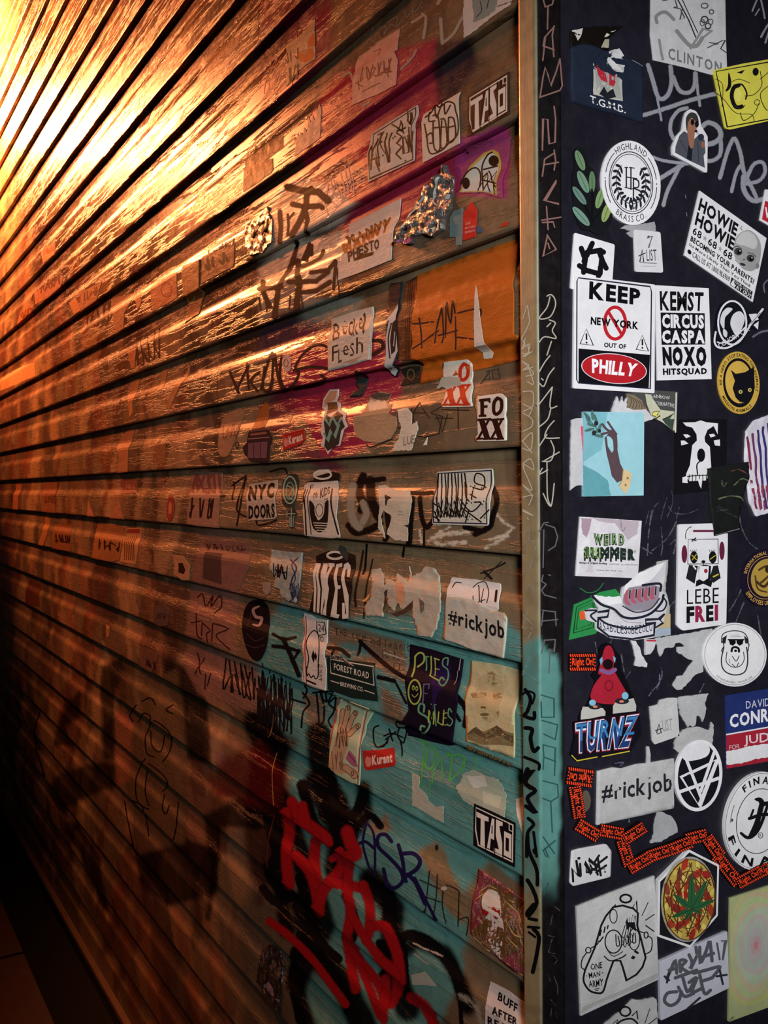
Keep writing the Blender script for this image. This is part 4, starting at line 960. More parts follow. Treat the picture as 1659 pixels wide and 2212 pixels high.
lin_('455 850 520 700 560 560 590 500 640 440 700 430 770 450 800 480 795 560 820 650 850 770 830 830 790 880 725 918 700 830 685 790', 13, D, sm=False); lin_('455 850 445 920 480 980 530 1000 572 990 600 900 640 790', 13, D, True); lin_('640 790 685 790', 10, D)
rng(720, 385, 36, 26, 13, D); lin_('640 440 655 425 650 440', 8, D); lin_('765 445 790 400 795 465', 8, D); rng(640, 500, 24, 45, 6, D)
lin_('560 590 552 625', 9, D); lin_('585 570 578 605', 9, D); lin_('605 560 600 580', 9, D); lin_('572 635 550 665', 9, D)
rng(640, 665, 55, 75, 8, D, 0, 360); rng(775, 650, 36, 70, 7, D, 0, 360); lin_('655 620 660 690 680 685 670 630', 7, D, True); lin_('770 610 765 670 785 665 780 610', 7, D, True)
pol('718 540 735 500 750 510 765 490 785 500 780 545 790 600 745 570 730 590', D); 
for i in range(4): lin_([(735+i*12, 500-i), (738+i*12, 535)], 9, 'c9c9c7')
for i in range(5): rng(700+i*14, 660-i*4+(i % 2)*18, 9, 26, 5, D)
for i in range(4): lin_([(690+i*20, 640), (715+i*12, 560+i*6)], 5, D)
lin_('580 760 620 790 690 770 720 750', 8, D, True); lin_('600 720 640 760 700 730', 5, D, True); pol('765 755 785 765 770 782 752 772', D); pol('780 718 805 735 800 748 772 732', D)
rng(475, 720, 17, 18, 7, D); lin_('465 735 435 780 430 830 455 850', 7, D, True); lin_('490 708 530 685 545 660', 7, D, True); rng(852, 622, 13, 20, 7, D); lin_('865 630 890 650 885 720 850 745', 7, D, True); lin_('815 600 840 608', 7, D)
lin_('825 495 865 410', 5, D); lin_('848 525 905 488', 6, D); lin_('850 560 902 597', 8, D)
part('lettering'); txt('ONE', '488 812 565 795 565 838 492 852', D, .01, wob=.06); txt('MAN', '475 868 552 856 552 890 480 905', D, .01, wob=.06); txt('ARMY', '475 920 572 905 570 955 480 962', D, .01, wob=.06); lin_('515 975 545 968', 5, D); lin_('520 985 538 980', 5, D); ell(465, 888, 4, 4, D); ell(568, 868, 4, 4, D)
part('stain'); pol('430 1130 560 1060 750 985 930 900 930 870 800 930 700 980 560 1040 440 1090', 'b0b0ae', m='dry')
st('torn second sheet of the letter-A creature, mostly below the bottom edge', 'P', '560 1230 650 1150 720 1095 770 1042 830 1048 905 1030 925 1045 945 1400 540 1400', 'c4c4c2', 'paper', lvl=2, jg=1)
part('creature'); rng(720, 1122, 34, 30, 12, D); lin_('640 1240 690 1185 760 1170 800 1200', 12, D, True); lin_('765 1150 795 1120 802 1170', 8, D); lin_('848 1200 880 1105', 5, D); lin_('860 1215 925 1165', 6, D); lin_('640 1200 670 1175 660 1215', 6, D)
st('hexagonal sticker with a green seven-fingered leaf over a red and yellow woven oval', 'P', '1125 62 1320 162 1312 492 1132 702 920 628 924 264', 'dedee0', lvl=6, rd=1)
part('frame'); pol('1126 80 1308 172 1300 486 1130 684 932 616 936 272', '1d1d20'); 
CIR(948, 118, 1290, 652, -.1); ell(0, 0, 1.04, 1.04, '9a9a98', n=40)
part('woven_oval', 'red and yellow woven oval'); ell(0, 0, 1, .99, 'b8a04a', n=40)
for k in range(6):
    for j in range(5):
        a = k*PI/3+j*.35; r = .2+.17*j; ell(r*math.cos(a), r*math.sin(a), .17, .1, ('9a2a22', 'a03a26', '8a3c30', 'b03324')[(k+j) % 4], a+.8, 10)
        ell(r*math.cos(a+.55), r*math.sin(a+.55), .12, .07, ('c9b85a', 'd4c668')[(k+j) % 2], a, 10)
for k in range(12):
    a = k*PI/6
    for r in (.55, .82): lin_([(r*math.cos(a)-.13*math.sin(a+r*3), r*math.sin(a)-.13*math.cos(a)), (r*math.cos(a)+.13*math.sin(a+r*3), r*math.sin(a)+.13*math.cos(a))], 5, '5a2820')
    lin_([(.9*math.cos(a), .9*math.sin(a)), (.9*math.cos(a+2.2), .9*math.sin(a+2.2))], 4, '6a3428')
for r in (.98, .7, .42): rng(0, 0, r, r, 5, '5e3a28')
part('leaf', 'green seven-fingered leaf'); U(); B_ = (1132, 445)
for tx, ty, w_ in ((1132, 210, 34), (1012, 345, 32), (1235, 255, 34), (1285, 385, 30), (1000, 500, 24), (1200, 470, 20), (1085, 520, 18)):
    dx, dy = tx-B_[0], ty-B_[1]; L_ = math.hypot(dx, dy); nx, ny = -dy/L_, dx/L_
    o_ = [(B_[0], B_[1])]
    for t in (.25, .45, .65, .85): o_.append((B_[0]+dx*t+nx*w_*(1-t)**.6*(.55+.4*min(1, t*2.4)), B_[1]+dy*t+ny*w_*(1-t)**.6*(.55+.4*min(1, t*2.4))))
    o_.append((tx, ty))
    for t in (.85, .65, .45, .25): o_.append((B_[0]+dx*t-nx*w_*(1-t)**.6*(.55+.4*min(1, t*2.4)), B_[1]+dy*t-ny*w_*(1-t)**.6*(.55+.4*min(1, t*2.4))))
    pol(o_, '2c5c38'); lin_([B_, (B_[0]+dx*.9, B_[1]+dy*.9)], 4, '1a3a24')
lin_('1132 445 1128 520', 6, '2c5c38')
st('white label with fat grey marker handwriting beside the yellow swirl poster', 'P', '936 792 1180 682 1380 594 1392 966 1130 1092 944 1180', 'bfc1cc', rd=4, lvl=4)
part('tag', 'grey marker handwriting'); g_ = '56585e'
for s_ in ('985 905 1010 850 1040 790 1050 870', '1000 850 1045 838', '1075 860 1070 790 1110 790 1080 830 1120 860', '1130 750 1150 800 1140 840 1180 760', '1175 700 1180 740', '1200 700 1205 800 1240 730 1265 665 1280 790', '1215 765 1290 740',
           '1050 990 990 1000 970 1050 1010 1080 1060 1050 1080 990', '1060 960 1100 1020 1160 1000', '1090 900 1120 990 1160 930', '1130 930 1180 900 1150 990 1210 970', '1200 880 1230 1000 1270 980', '1160 870 1240 850 1330 830 1280 900', '1040 900 1180 850', '1220 920 1280 900'): lin_(s_, 22, g_, True)
for s_ in ('1312 675 1330 780', '1345 660 1368 655 1350 780'): lin_(s_, 13, g_)
for s_ in ('970 890 1000 915', '1000 868 985 930', '1310 890 1375 880', '1330 850 1350 940', '1120 1100 1200 1030'): lin_(s_, 14, '2d2e34')
st('big pale yellow-green poster with faint concentric swirls at the lower right edge', 'P', '1402 382 1659 300 1950 215 1950 980 1659 1092 1392 1190', 'a7ad7c', rd=2, lvl=3)
part('swirl')
for i, (r_, c_) in enumerate(((250, 'aeb572'), (225, 'b8a985'), (205, 'aab884'), (180, 'b9ad8e'), (155, 'a9b79a'), (125, 'b2aaa0'), (100, 'a8b0a2'), (70, 'aaa6a2'), (40, 'b09a98'), (18, 'c07a80'))):
    P_ = []
    for k in range(30):
        a = k*PI/15; rr = r_*(1+.05*math.sin(a*3+i)); x = 1570+rr*.85*math.cos(a); y = 690-.3*rr*.85*math.cos(a)+rr*1.6*math.sin(a); P_.append((x, y))
    P_ = [(max(1402, x), min(max(y, 395-(x-1400)*.32), 1170-(x-1400)*.38)) for x, y in P_]
    P2 = [P_[0]]
    for p in P_[1:]:
        if math.hypot(p[0]-P2[-1][0], p[1]-P2[-1][1]) > 3: P2.append(p)
    pol(P2, c_)
part('lettering'); txt('LIFE', '1395 1165 1425 1150 1425 1170 1395 1185', '5a5d48', .02)
flush()
# ================================================================ TAGS ON THE CORNER TRIM
Z('R1'); mark('marker_tag', 'B', TRIM, 'pinkish angular letters scratched down the black trim face')
c_ = '86635c'
for s_ in ('188 -10 205 45 250 30 262 -20', '222 40 218 190', '262 170 250 230 260 370', '258 180 200 245 190 300 262 325', '205 245 188 395', '300 385 275 470 240 560 222 490 205 440 190 500 170 635 300 590 315 560 300 385', '262 695 272 780 268 930 230 940 225 870 220 780 190 775 185 980', '262 980 272 1050 262 1110', '262 1000 200 1040 185 1150', '200 1075 290 1060', '275 1190 205 1310 290 1330'): lin_(s_, 10, c_, m='dry' if 0 else 'print')
Z('R2')
for s_ in ('275 30 195 160 290 185', '212 200 222 350', '185 305 255 300 265 335', '180 290 305 270', '215 385 275 480 190 525 218 390', '222 440 232 475'): lin_(s_, 9, c_)
endmark()
mark('marker_tag', 'B', TRIM, 'cream looping marker tag running down the black trim face'); c_ = 'a9a393'
for s_ in ('215 785 240 775 265 800 270 850 235 920 165 930 215 860 235 790', '230 940 270 960 250 1010 275 1060 200 1050 165 1085', '245 1080 215 1170', '240 960 215 985'): lin_(s_, 8, c_, True)
Z('R3')
for s_ in ('235 85 200 130 165 190', '262 165 225 215 195 285 165 265', '180 235 190 245', '250 290 165 400 150 402', '250 290 235 420 280 415', '240 430 220 500 165 550', '262 510 220 560 205 620 295 622', '215 600 165 675', '240 640 262 700 240 770 185 775', '295 715 200 770', '215 780 218 1000 240 1068', '220 830 165 860 185 820', '190 985 240 1068 262 920'): lin_(s_, 8, c_, True)
endmark()
Z('R4'); mark('marker_tag', 'B', TRIM, 'grey capital letters written down the black trim face'); c_ = '5b5a5c'
for s_ in ('165 175 195 120 225 115', '195 165 190 410', '205 130 265 150 285 210 270 270 225 300', '190 460 180 500 210 520 180 560 200 590 275 610', '225 458 238 462', '185 690 270 700 275 790', '180 760 285 750', '190 700 180 790', '270 880 262 960 230 945', '270 880 200 885 180 970', '235 950 228 1100'): lin_(s_, 8, c_)
endmark()
Z('R5'); mark('marker_tag', 'B', TRIM, 'dark grey blocky letters written down the teal part of the trim'); c_ = '2d5450'
for s_ in ('180 155 262 180 262 300 180 300 178 200', '180 320 285 350 270 445 195 410', '190 480 270 500 265 680', '190 480 195 560 275 590', '195 560 190 640', '190 715 285 740 290 820 240 850 190 830', '240 850 250 1050', '270 1105 190 1170 210 1209', '190 1080 265 1190'): lin_(s_, 9, c_)
Z('R6')
for s_ in ('225 290 195 360', '200 60 225 120'): lin_(s_, 9, c_)
endmark()
mark('marker_tag', 'B', TRIM, 'faint grey chain of strokes near the foot of the black trim face'); c_ = '4a4a50'
for s_ in ('265 440 300 470', '250 500 240 560', '225 630 262 640', '250 650 225 740 270 750', '255 760 285 790 262 820', '225 880 235 930', '262 900 285 960 285 1020', '240 1050 275 1090', '245 1110 240 1160', '270 1130 280 1165'): lin_(s_, 8, c_, m='dry')
endmark()
Z('R2'); mark('marker_tag', 'T', TRIM, 'white squiggled marker tag running down the tan trim face'); c_ = 'bcb8a2'
for s_ in ('90 845 105 950 80 1010 50 1060 75 1100', '85 850 60 930', '75 1060 60 1130 95 1110 100 1160 70 1180'): lin_(s_, 7, c_)
Z('R3')
for s_ in ('50 40 105 10 90 70 55 70', '60 90 120 60', '65 130 100 150 60 180 125 160', '55 120 130 200 80 220', '100 170 130 270 90 255', '60 320 125 325 120 420 60 400', '60 450 120 430 100 475', '60 580 115 550 120 500 60 460', '60 640 120 590 110 700 60 690', '55 640 120 720', '60 790 110 760 130 830 60 800 120 960 60 930', '65 935 125 1000', '60 1010 120 1000 100 1060', '60 1090 125 1130 60 1100', '90 1145 95 1155'): lin_(s_, 7, c_, True)
endmark()
Z('R4'); mark('chalk_scratch', 'T', TRIM, 'pale chalky loops on the lower tan trim face'); c_ = '8c927c'
for s_ in ('60 210 100 170 90 260 60 300', '70 240 130 240 140 300', '60 330 120 350 100 420 60 440', '75 560 110 520 130 570', '90 700 60 800 120 810 90 880', '60 720 130 790'): lin_(s_, 16, c_, True, m='dry')
Z('R5')
for s_ in ('60 0 150 60', '110 -100 60 20'): lin_(s_, 12, '6fa89c', True, m='dry')
endmark()
Z('R5'); mark('spray_tag', 'T', TRIM, 'black brush lettering down the teal trim face'); c_ = '0d0d10'
for s_, w_ in (('60 150 90 130 135 150 120 210 100 170', 14), ('75 120 110 180 90 260 70 290 130 310 135 270', 24), ('75 370 120 380 110 440 130 520 160 500', 26), ('70 560 160 600 165 640', 20), ('90 640 70 700 120 650 75 720 110 760', 30), ('80 740 140 780 90 830 140 920 80 880', 26), ('95 960 130 1000 90 1060 85 1209', 22), ('130 1050 150 1209', 18)): lin_(s_, w_, c_, True)
Z('R6')
for s_, w_ in (('90 -30 100 80 150 200 155 300', 24), ('135 75 140 90', 26), ('90 270 125 330 150 420 100 500 90 480 130 430', 26), ('100 520 150 530', 22), ('95 575 165 580', 18), ('130 590 165 640 150 760 125 870', 26), ('100 610 140 640', 16)): lin_(s_, w_, c_, True)
endmark()

# ================================================================ PAINT TAGS ON THE SIDING
INK = '181013'
Z('M2'); mark('spray_tag', 'S', W_left, 'big dark brushed letters over the pale ghosted patch')
for s_, w_ in (('195 110 260 125 350 120 365 130', 40), ('300 20 275 60 270 120 240 200 190 290', 44), ('265 130 280 200 285 280', 34), ('120 150 125 240 120 330', 34), ('165 170 170 230 165 290', 18), ('200 160 170 200', 14), ('160 10 240 30 340 40 400 90', 50),
               ('215 330 190 450 110 600 90 760', 40), ('290 340 260 440 270 420', 26), ('300 350 300 400', 30), ('220 440 235 560 215 700', 46), ('170 560 330 555 400 500', 34), ('370 380 350 420 300 450 250 470', 26), ('300 505 400 490 440 440', 30), ('445 440 430 600', 22), ('250 620 330 610 410 560', 34), ('20 560 60 700', 40), ('0 600 130 590', 34), ('0 650 10 720', 14), ('40 640 45 730', 12), ('180 640 175 720', 10), ('245 640 255 710', 10), ('450 480 470 640', 12)): lin_(s_, w_, INK, False, m='spray')
endmark()
Z('M2'); mark('spray_tag', 'S', W_left, 'dark looping brush tag over the magenta patch')
for s_, w_ in (('10 1180 60 1000 80 980 75 1120 60 1180', 18), ('130 1000 120 1100 150 1180 200 1150 230 1090 210 1050 260 970 340 920 420 950', 20), ('200 1070 300 1050 400 1060', 22), ('210 1170 300 1160 380 1130 360 1100', 24), ('640 900 700 900 715 940 660 980', 26), ('560 1080 620 1110 600 1150', 24)): lin_(s_, w_, INK, True, m='spray')
endmark()
mark('marker_tag', 'S', W_left, 'thin white cursive name on the magenta board')
for s_ in ('370 30 350 10 345 60 380 100 400 180', '400 120 395 20 430 0 430 60 400 70 460 130', '440 130 480 100 470 20 490 90', '495 60 490 -20', '500 60 540 -40 550 60'): lin_(s_, 5, 'd9b8a0', True)
Z('M1')
for s_ in ('350 1110 400 1060 380 1180', '390 1190 440 1080 410 1020 440 1130 470 1140 445 1060 470 1050', '470 990 500 1100', '500 960 520 1110', '530 1100 550 1110', '600 980 545 990 590 1020 570 1060 610 1040', '440 950 470 945', '520 960 540 1110'): lin_(s_, 5, 'd9b8a0', True)
endmark()
mark('marker_tag', 'S', W_left, 'thin white cursive word on the upper recess')
for s_ in ('615 260 640 220 660 240 680 190 700 220', '690 170 730 150 720 200 760 140 790 160', '740 130 770 110 800 100 790 150 830 110', '840 60 850 100 880 60 890 100', '880 40 900 70 940 10', '655 160 640 200'): lin_(s_, 4, '9a9080', True)
endmark()
mark('marker_tag', 'S', W_left, 'thin pale scrawl on the purple board left of the orange-splashed sticker')
for s_ in ('40 380 70 330 60 400 100 340 90 400 125 330', '30 410 60 400 40 460 90 380 80 450 120 410 100 470', '10 470 40 450 30 540 55 520 60 450', '70 460 100 430 90 480'): lin_(s_, 4, 'd09a86', True)
endmark()
mark('spray_tag', 'S', W_left, 'grey spray curve near the top of the siding')
for s_, w_ in (('1050 110 1055 180 1060 250', 26), ('1060 250 1120 200 1160 130 1200 60', 20), ('940 80 965 110 950 220', 22), ('880 130 950 85', 16), ('480 440 520 420 540 460', 20), ('820 400 880 340 910 290', 14), ('1030 20 1050 -20', 24), ('600 610 640 590', 16)): lin_(s_, w_, '9a9484', True, m='spray')
endmark()
mark('marker_tag', 'S', W_left, 'small dark star strokes between the two lettered white stickers')
for s_ in ('915 740 955 700', '920 700 950 780', '940 690 945 790'): lin_(s_, 7, INK)
endmark()
Z('M3'); mark('marker_tag', 'S', W_left, 'thin black letters of a handwritten tag left of the red sticker')
for s_ in ('750 350 800 320 770 380 830 390', '880 270 900 370', '885 320 930 240 985 330', '890 300 960 300', '1050 265 990 300 1060 320 1040 420 960 440 900 430', '1030 320 1060 410 1090 310', '1055 280 1215 285', '1150 250 1152 395', '1020 330 1120 330', '620 480 640 500 700 480 770 450', '850 390 900 380'): lin_(s_, 6, '2a1f1a')
endmark()
mark('marker_tag', 'S', W_left, 'grey letters on the recess above the maroon-lettered sticker')
for s_ in ('1280 130 1330 60 1330 110', '1300 110 1340 100', '1345 60 1350 105 1390 100 1380 50', '1310 60 1385 45'): lin_(s_, 7, '3c3a36')
endmark()
mark('chalk_scratch', 'S', W_left, 'white chalky zigzag under the scribbled sticker')
for s_, w_ in (('980 1040 1060 980 1100 960', 30), ('1000 1020 1090 1000 1210 990', 40), ('1010 1050 1100 1060 1190 1050', 40), ('1380 890 1420 940 1470 960', 34), ('1465 960 1420 1020 1310 1080', 36), ('1330 1030 1440 1010', 30), ('930 980 940 1050', 24), ('1000 950 1060 940', 20)): lin_(s_, w_, 'bfb9a2', m='dry')
endmark()
mark('spray_tag', 'S', W_left, 'black dripping brush letters on the middle board')
for s_, w_ in (('600 665 575 740 600 820 590 860', 60), ('590 700 720 680', 36), ('640 690 650 800 690 900', 66), ('520 950 560 990 640 975 700 940', 50), ('740 880 750 980 730 1030', 40), ('870 760 940 765 1000 760', 30), ('890 790 880 900 870 1060', 34), ('930 790 940 900 970 960 1020 900', 34), ('955 960 955 1065', 14), ('870 1000 870 1070', 12), ('730 770 745 790', 24), ('1340 720 1375 800 1350 900 1330 960 1250 1000', 40), ('1190 960 1280 980', 34), ('835 1080 830 1130', 16), ('620 1060 600 1230', 16)): lin_(s_, w_, '0e0b0c', True, m='spray')
for s_, w_ in (('540 720 530 820 545 920 580 960', 60), ('600 820 620 880 600 930', 50)): lin_(s_, w_, '8a836f', True, m='spray')
endmark()
Z('M4'); mark('spray_tag', 'S', W_left, 'vertical dark drips on the board with the ripped whites')
for s_, w_ in (('600 80 580 200 555 330 560 400', 16), ('655 130 620 300 605 470', 12), ('1280 210 1360 180 1420 150', 12), ('1300 200 1340 240', 22), ('1400 140 1300 240', 7)): lin_(s_, w_, '241c18', True, m='spray')
endmark()
mark('marker_tag', 'S', W_left, 'faint handwritten sentence on the brown board')
txt('THE cure and I want b', '430 520 880 620 880 670 430 560', '3a2f24', -.005, .18, wob=.1); txt('to be c', '710 640 860 680 850 720 705 690', '3a2f24', -.005, .2, wob=.1); rng(795, 750, 18, 25, 4, '3a2f24', 30, 330)
endmark()
mark('spray_tag', 'S', W_left, 'black brush strokes across the teal boards behind the brewery sticker')
for s_, w_ in (('80 560 140 590 210 580', 22), ('80 630 160 640 230 660', 26), ('140 590 190 700 230 800', 34), ('230 660 190 720', 20), ('400 640 470 650 520 690', 26), ('580 600 640 660 760 760 840 810', 30), ('585 600 570 680', 20), ('690 810 780 830', 30), ('790 840 850 960', 16), ('440 640 420 680', 16), ('20 730 60 790', 10), ('1140 920 1200 1000 1190 1090', 40), ('1130 1010 1160 1060', 26)): lin_(s_, w_, '100d10', True, m='spray')
lin_('720 668 850 712', 10, 'a39a82')
endmark()
mark('marker_tag', 'S', W_left, 'black handwritten letters under the ghost sticker')
for s_ in ('262 860 275 890 255 930', '250 900 290 960 255 1010 245 1100', '180 935 265 962', '330 900 340 1000 345 1075 330 1080 370 1070 375 980', '310 900 420 890', '400 960 440 930 430 1010 400 1060 420 1100', '430 890 400 960 450 1000', '350 890 370 960', '380 900 390 950 370 940'): lin_(s_, 11, '131015', True)
endmark()
mark('marker_tag', 'S', W_left, 'dense black vertical scrawl left of the handwritten letters')
scrib(-20, 800, 190, 1060, 12, 8, '1a1418', 5, sl=.35); scrib(0, 780, 180, 1000, 8, 7, '1a1418', 9, sl=.35)
endmark()
Z('M5'); mark('marker_tag', 'S', W_left, 'black starred handwritten word beside the hand sticker')
for s_ in ('690 180 660 200 665 280 690 305 740 280', '720 240 770 225 830 250', '750 200 770 270', '730 260 790 215', '810 190 800 240 830 280 840 260 850 200 800 190 790 160 820 165', '815 270 825 355', '860 235 900 240', '700 300 720 300 745 260'): lin_(s_, 9, '131015', True)
endmark()
mark('spray_tag', 'S', W_left, 'bright green dripping spray letters under the dark whimsical poster')
for s_, w_ in (('925 265 950 280 945 420 935 540', 12), ('940 270 990 290 1020 330 1000 420 975 430 940 380', 14), ('990 300 970 350 960 420', 12), ('1020 330 1050 380 1060 480', 12), ('1050 370 1010 440 1000 520', 10), ('1090 340 1110 370 1100 500', 14), ('1080 350 1180 360 1160 440 1110 490', 14), ('1190 370 1180 460', 9), ('1250 365 1250 440', 12), ('1180 560 1260 600 1340 590 1380 640', 12), ('1240 470 1380 500 1390 560', 10), ('985 500 990 600', 8)): lin_(s_, w_, '4f9a4a', True, m='spray')
endmark()
mark('spray_tag', 'S', W_left, 'dark blue brush letters A S R')
for s_, w_ in (('620 745 600 860 630 980 640 1010', 14), ('625 745 660 800 670 900 670 1040', 14), ('555 880 610 850 665 890', 18), ('570 800 555 890', 12), ('765 850 730 810 690 820 690 880 760 950 820 1020 830 1080 780 1120 740 1090 720 1010', 22), ('805 870 830 960 840 1050 850 1080', 22), ('830 920 890 920 930 960 910 1010 850 1050', 24), ('860 1040 900 1080 930 1140 960 1209', 24)): lin_(s_, w_, '1c1740', True)
Z('M6')
for s_, w_ in (('900 360 930 420 960 480 1025 605', 18),): lin_(s_, w_, '1c1740', True)
endmark()
mark('marker_tag', 'S', W_left, 'thin dark hash and letters on the tan patch')
for s_ in ('985 320 975 420 960 560', '1030 340 1025 460 1010 570', '930 370 1040 420', '940 460 1050 500', '1065 420 1060 520 1080 620', '1085 400 1150 430 1155 480 1150 620', '1160 600 1210 590 1200 690', '1155 560 1150 640'): lin_(s_, 7, '2a241c', True)
ell(1070, 420, 18, 12, 'b9b09a'); ell(1025, 185, 10, 18, '2a241c')
endmark()
Z('M6'); mark('spray_tag', 'S', W_left, 'fat red sprayed letters over black on the lower boards')
R_ = '93141a'
for s_, w_ in (('250 -180 300 0 330 60 420 140', 80), ('380 -60 460 120 450 300', 70), ('420 -200 440 -60 540 0 600 -120', 70), ('60 40 110 220 60 330 180 460', 90), ('640 380 740 480 760 640 790 760', 100), ('230 360 280 520 330 700 460 830', 60), ('240 700 420 900 560 1180', 80), ('210 780 200 960 240 1180', 70), ('500 460 560 620 520 760', 60), ('700 740 760 860 720 920', 70), ('20 420 100 500 190 460', 60), ('560 60 640 0 700 60', 50)): lin_(s_, w_, '0a090c', True, m='spray')
for s_, w_ in (('160 -20 175 80 160 200 165 330 175 400', 60), ('190 -80 240 20 300 60 380 120 400 160', 60), ('250 -60 280 60', 50), ('330 120 320 250 330 340 330 400', 60), ('210 230 290 320 330 450 350 560', 56), ('510 90 530 160 560 220 480 250', 70), ('520 250 440 350 370 440 340 540', 62), ('400 380 500 400 600 420', 60), ('520 280 510 420 530 560 510 700 530 850 560 1000', 56), ('600 400 640 520 640 640 620 720', 54), ('640 640 720 640 760 700 800 800 820 960', 60), ('530 560 620 720 700 820 760 900', 50), ('500 700 600 860 680 960 740 1080', 52), ('720 850 780 900 800 1000 760 1090', 60), ('560 820 640 1000 700 1160', 44), ('60 610 180 700 300 820 400 950 500 1090', 44), ('880 1050 960 1100 1010 1209', 60), ('730 940 720 1180', 50), ('420 250 470 200', 40)): lin_(s_, w_*1.3, R_, True, m='spray')
endmark()
mark('spray_tag', 'S', W_left, 'black bristly brush arc at the lower right of the red letters')
for s_, w_ in (('820 710 880 690 980 730 1070 810 1130 900 1160 990 1190 1090', 80), ('830 720 840 800 850 960 860 1040', 46), ('1160 1000 1170 1209', 30)): lin_(s_, w_, '0c0b0e', True, m='spray')
lin_('890 735 960 770 1060 810', 16, 'a8a294', m='dry'); lin_('900 800 980 860', 14, 'a8a294', m='dry'); lin_('1170 1040 1260 1100 1280 1200', 60, '8d897a', True, m='dry'); pol('880 920 960 900 1030 985 885 975', '9aa79a', m='print', jg=1)
endmark()
for x0, y0, x1, y1, n_, sd, lab in ((495, 690, 660, 840, 5, 21, 'brown scrawl'), (1200, 380, 1360, 560, 4, 22, 'dark letters'), (180, 620, 380, 720, 6, 23, 'faint writing'), (760, 900, 920, 1060, 5, 24, 'dark block letters')):
    Z('L2'); mark('marker_tag', 'S', W_left, None); scrib(x0, y0, x1, y1, n_, 9, '3a1c14', sd, sl=-.45); endmark()
Z('L2'); mark('spray_tag', 'S', W_left, 'dark brush letters left of the magenta patch')
for s_, w_ in (('1330 1080 1380 1200', 20), ('1440 1040 1370 1180', 18), ('1430 1030 1440 1180', 18), ('1500 1080 1450 1130 1490 1190', 18), ('1530 1050 1520 1170 1560 1190 1580 1120', 18), ('1590 980 1610 1120 1640 1190', 20)): lin_(s_, w_, '2a1416', True, m='spray')
endmark()
Z('L3'); mark('marker_tag', 'S', W_left, 'dark strokes on the recessed board left of the square black-capitals sticker')
for s_ in ('1340 720 1420 670 1390 760 1370 860 1420 900', '1420 660 1400 780 1370 950', '1350 700 1345 800', '1240 790 1300 780', '1480 910 1500 950 1600 920', '1560 640 1640 620 1659 650'): lin_(s_, 10, '1e1413', True)
endmark()
Z('L4'); mark('marker_tag', 'S', W_left, 'dark handwritten words on the dim pinkish patch')
for s_ in ('1105 495 1160 485', '1135 440 1140 560 1165 590', '1170 490 1165 570', '1175 500 1215 540 1195 560 1200 610', '1230 500 1225 600', '1235 500 1320 530 1250 570 1330 650', '1140 670 1160 790', '1180 700 1130 790', '1190 790 1185 880', '1220 790 1200 860', '1140 350 1170 330 1190 400 1230 340 1220 400 1270 340 1280 400 1240 440'): lin_(s_, 7, '3a1512', True)
scrib(1290, 700, 1640, 880, 11, 9, '1c1214', 31, sl=.33)
endmark()
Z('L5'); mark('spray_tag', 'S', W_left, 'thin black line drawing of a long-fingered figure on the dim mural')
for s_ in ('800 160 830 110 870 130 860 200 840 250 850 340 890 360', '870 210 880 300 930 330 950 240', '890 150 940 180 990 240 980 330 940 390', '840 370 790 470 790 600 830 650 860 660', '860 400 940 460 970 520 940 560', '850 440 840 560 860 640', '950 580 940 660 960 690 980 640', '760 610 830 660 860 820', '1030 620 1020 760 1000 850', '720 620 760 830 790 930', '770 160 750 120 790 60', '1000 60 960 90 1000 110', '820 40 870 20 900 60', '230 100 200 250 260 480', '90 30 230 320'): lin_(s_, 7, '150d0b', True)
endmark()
mark('marker_tag', 'S', W_left, 'hanging thin orange-lit wire-like line beside the red letters')
lin_('1570 60 1580 150 1560 250', 5, '9a6a34', True); lin_('1600 340 1575 450 1582 640', 5, 'a8743a', True); lin_('1585 700 1550 860 1545 1000', 4, '6a2a20', True)
endmark()

# ================================================================ STICKERS ON THE SIDING
D = '17140f'; P_ = 'c6beac'
def s_(*a, **k):
    k.setdefault('m', 'paper'); return st(a[0], 'S', *a[1:], **k)
Z('M1')
s_('torn white paper with blue-green stain at the very top beside the tan trim', '1185 -30 1478 -30 1452 30 1390 70 1330 112 1250 180 1186 222 1182 100', 'c8c6bb', jg=1, lvl=1)
part('stain'); pol('1230 -20 1380 -20 1370 60 1300 110 1240 130 1240 60', '7f9088', jg=1.5); lin_('1280 10 1290 60 1260 100', 5, '2d3a36', True); lin_('1330 0 1320 50', 5, '2d3a36'); lin_('1380 40 1470 5', 10, '262a28', m='dry')
s_('small torn sticker splashed with orange on the purple board', '155 262 220 220 285 160 320 108 328 340 280 370 230 410 162 500 160 400', 'b0a591', jg=.8, lvl=1)
part('orange_splash'); pol('285 240 318 190 326 260 290 270', 'c8742c', sm=True); pol('225 310 260 290 310 285 318 330 280 360 235 350', 'c8742c', sm=True); ell(262, 300, 16, 14, 'b0a591')
part('drawing'); scrib(165, 400, 230, 480, 4, 5, D, 3, sl=-.5); scrib(160, 310, 225, 370, 3, 5, D, 4, sl=-.5)
s_('pinkish sticker with brown scratchy letters on the magenta band', '575 332 640 285 700 235 810 168 800 290 782 298 802 345 792 490 700 540 615 575 540 610 541 480 556 380', 'c49a8c', lvl=1, jg=.4)
part('lettering'); scrib(590, 400, 770, 470, 7, 7, '7a4a3a', 6, sl=-.35); lin_('560 480 600 500', 7, '7a4a3a'); lin_('575 470 580 520', 7, '7a4a3a'); lin_('725 420 770 415', 7, '7a4a3a'); lin_('740 395 750 445', 7, '7a4a3a'); lin_('600 530 700 480', 6, '7a4a3a'); lin_('660 300 700 280 690 320', 5, '8a5a48')
s_('torn pale paper with jagged fingers pointing up beside the magenta field', '205 905 225 768 232 790 240 765 255 785 262 738 278 765 288 680 300 710 312 668 325 700 350 600 362 640 352 800', 'd0b79c', jg=.4, lvl=1)
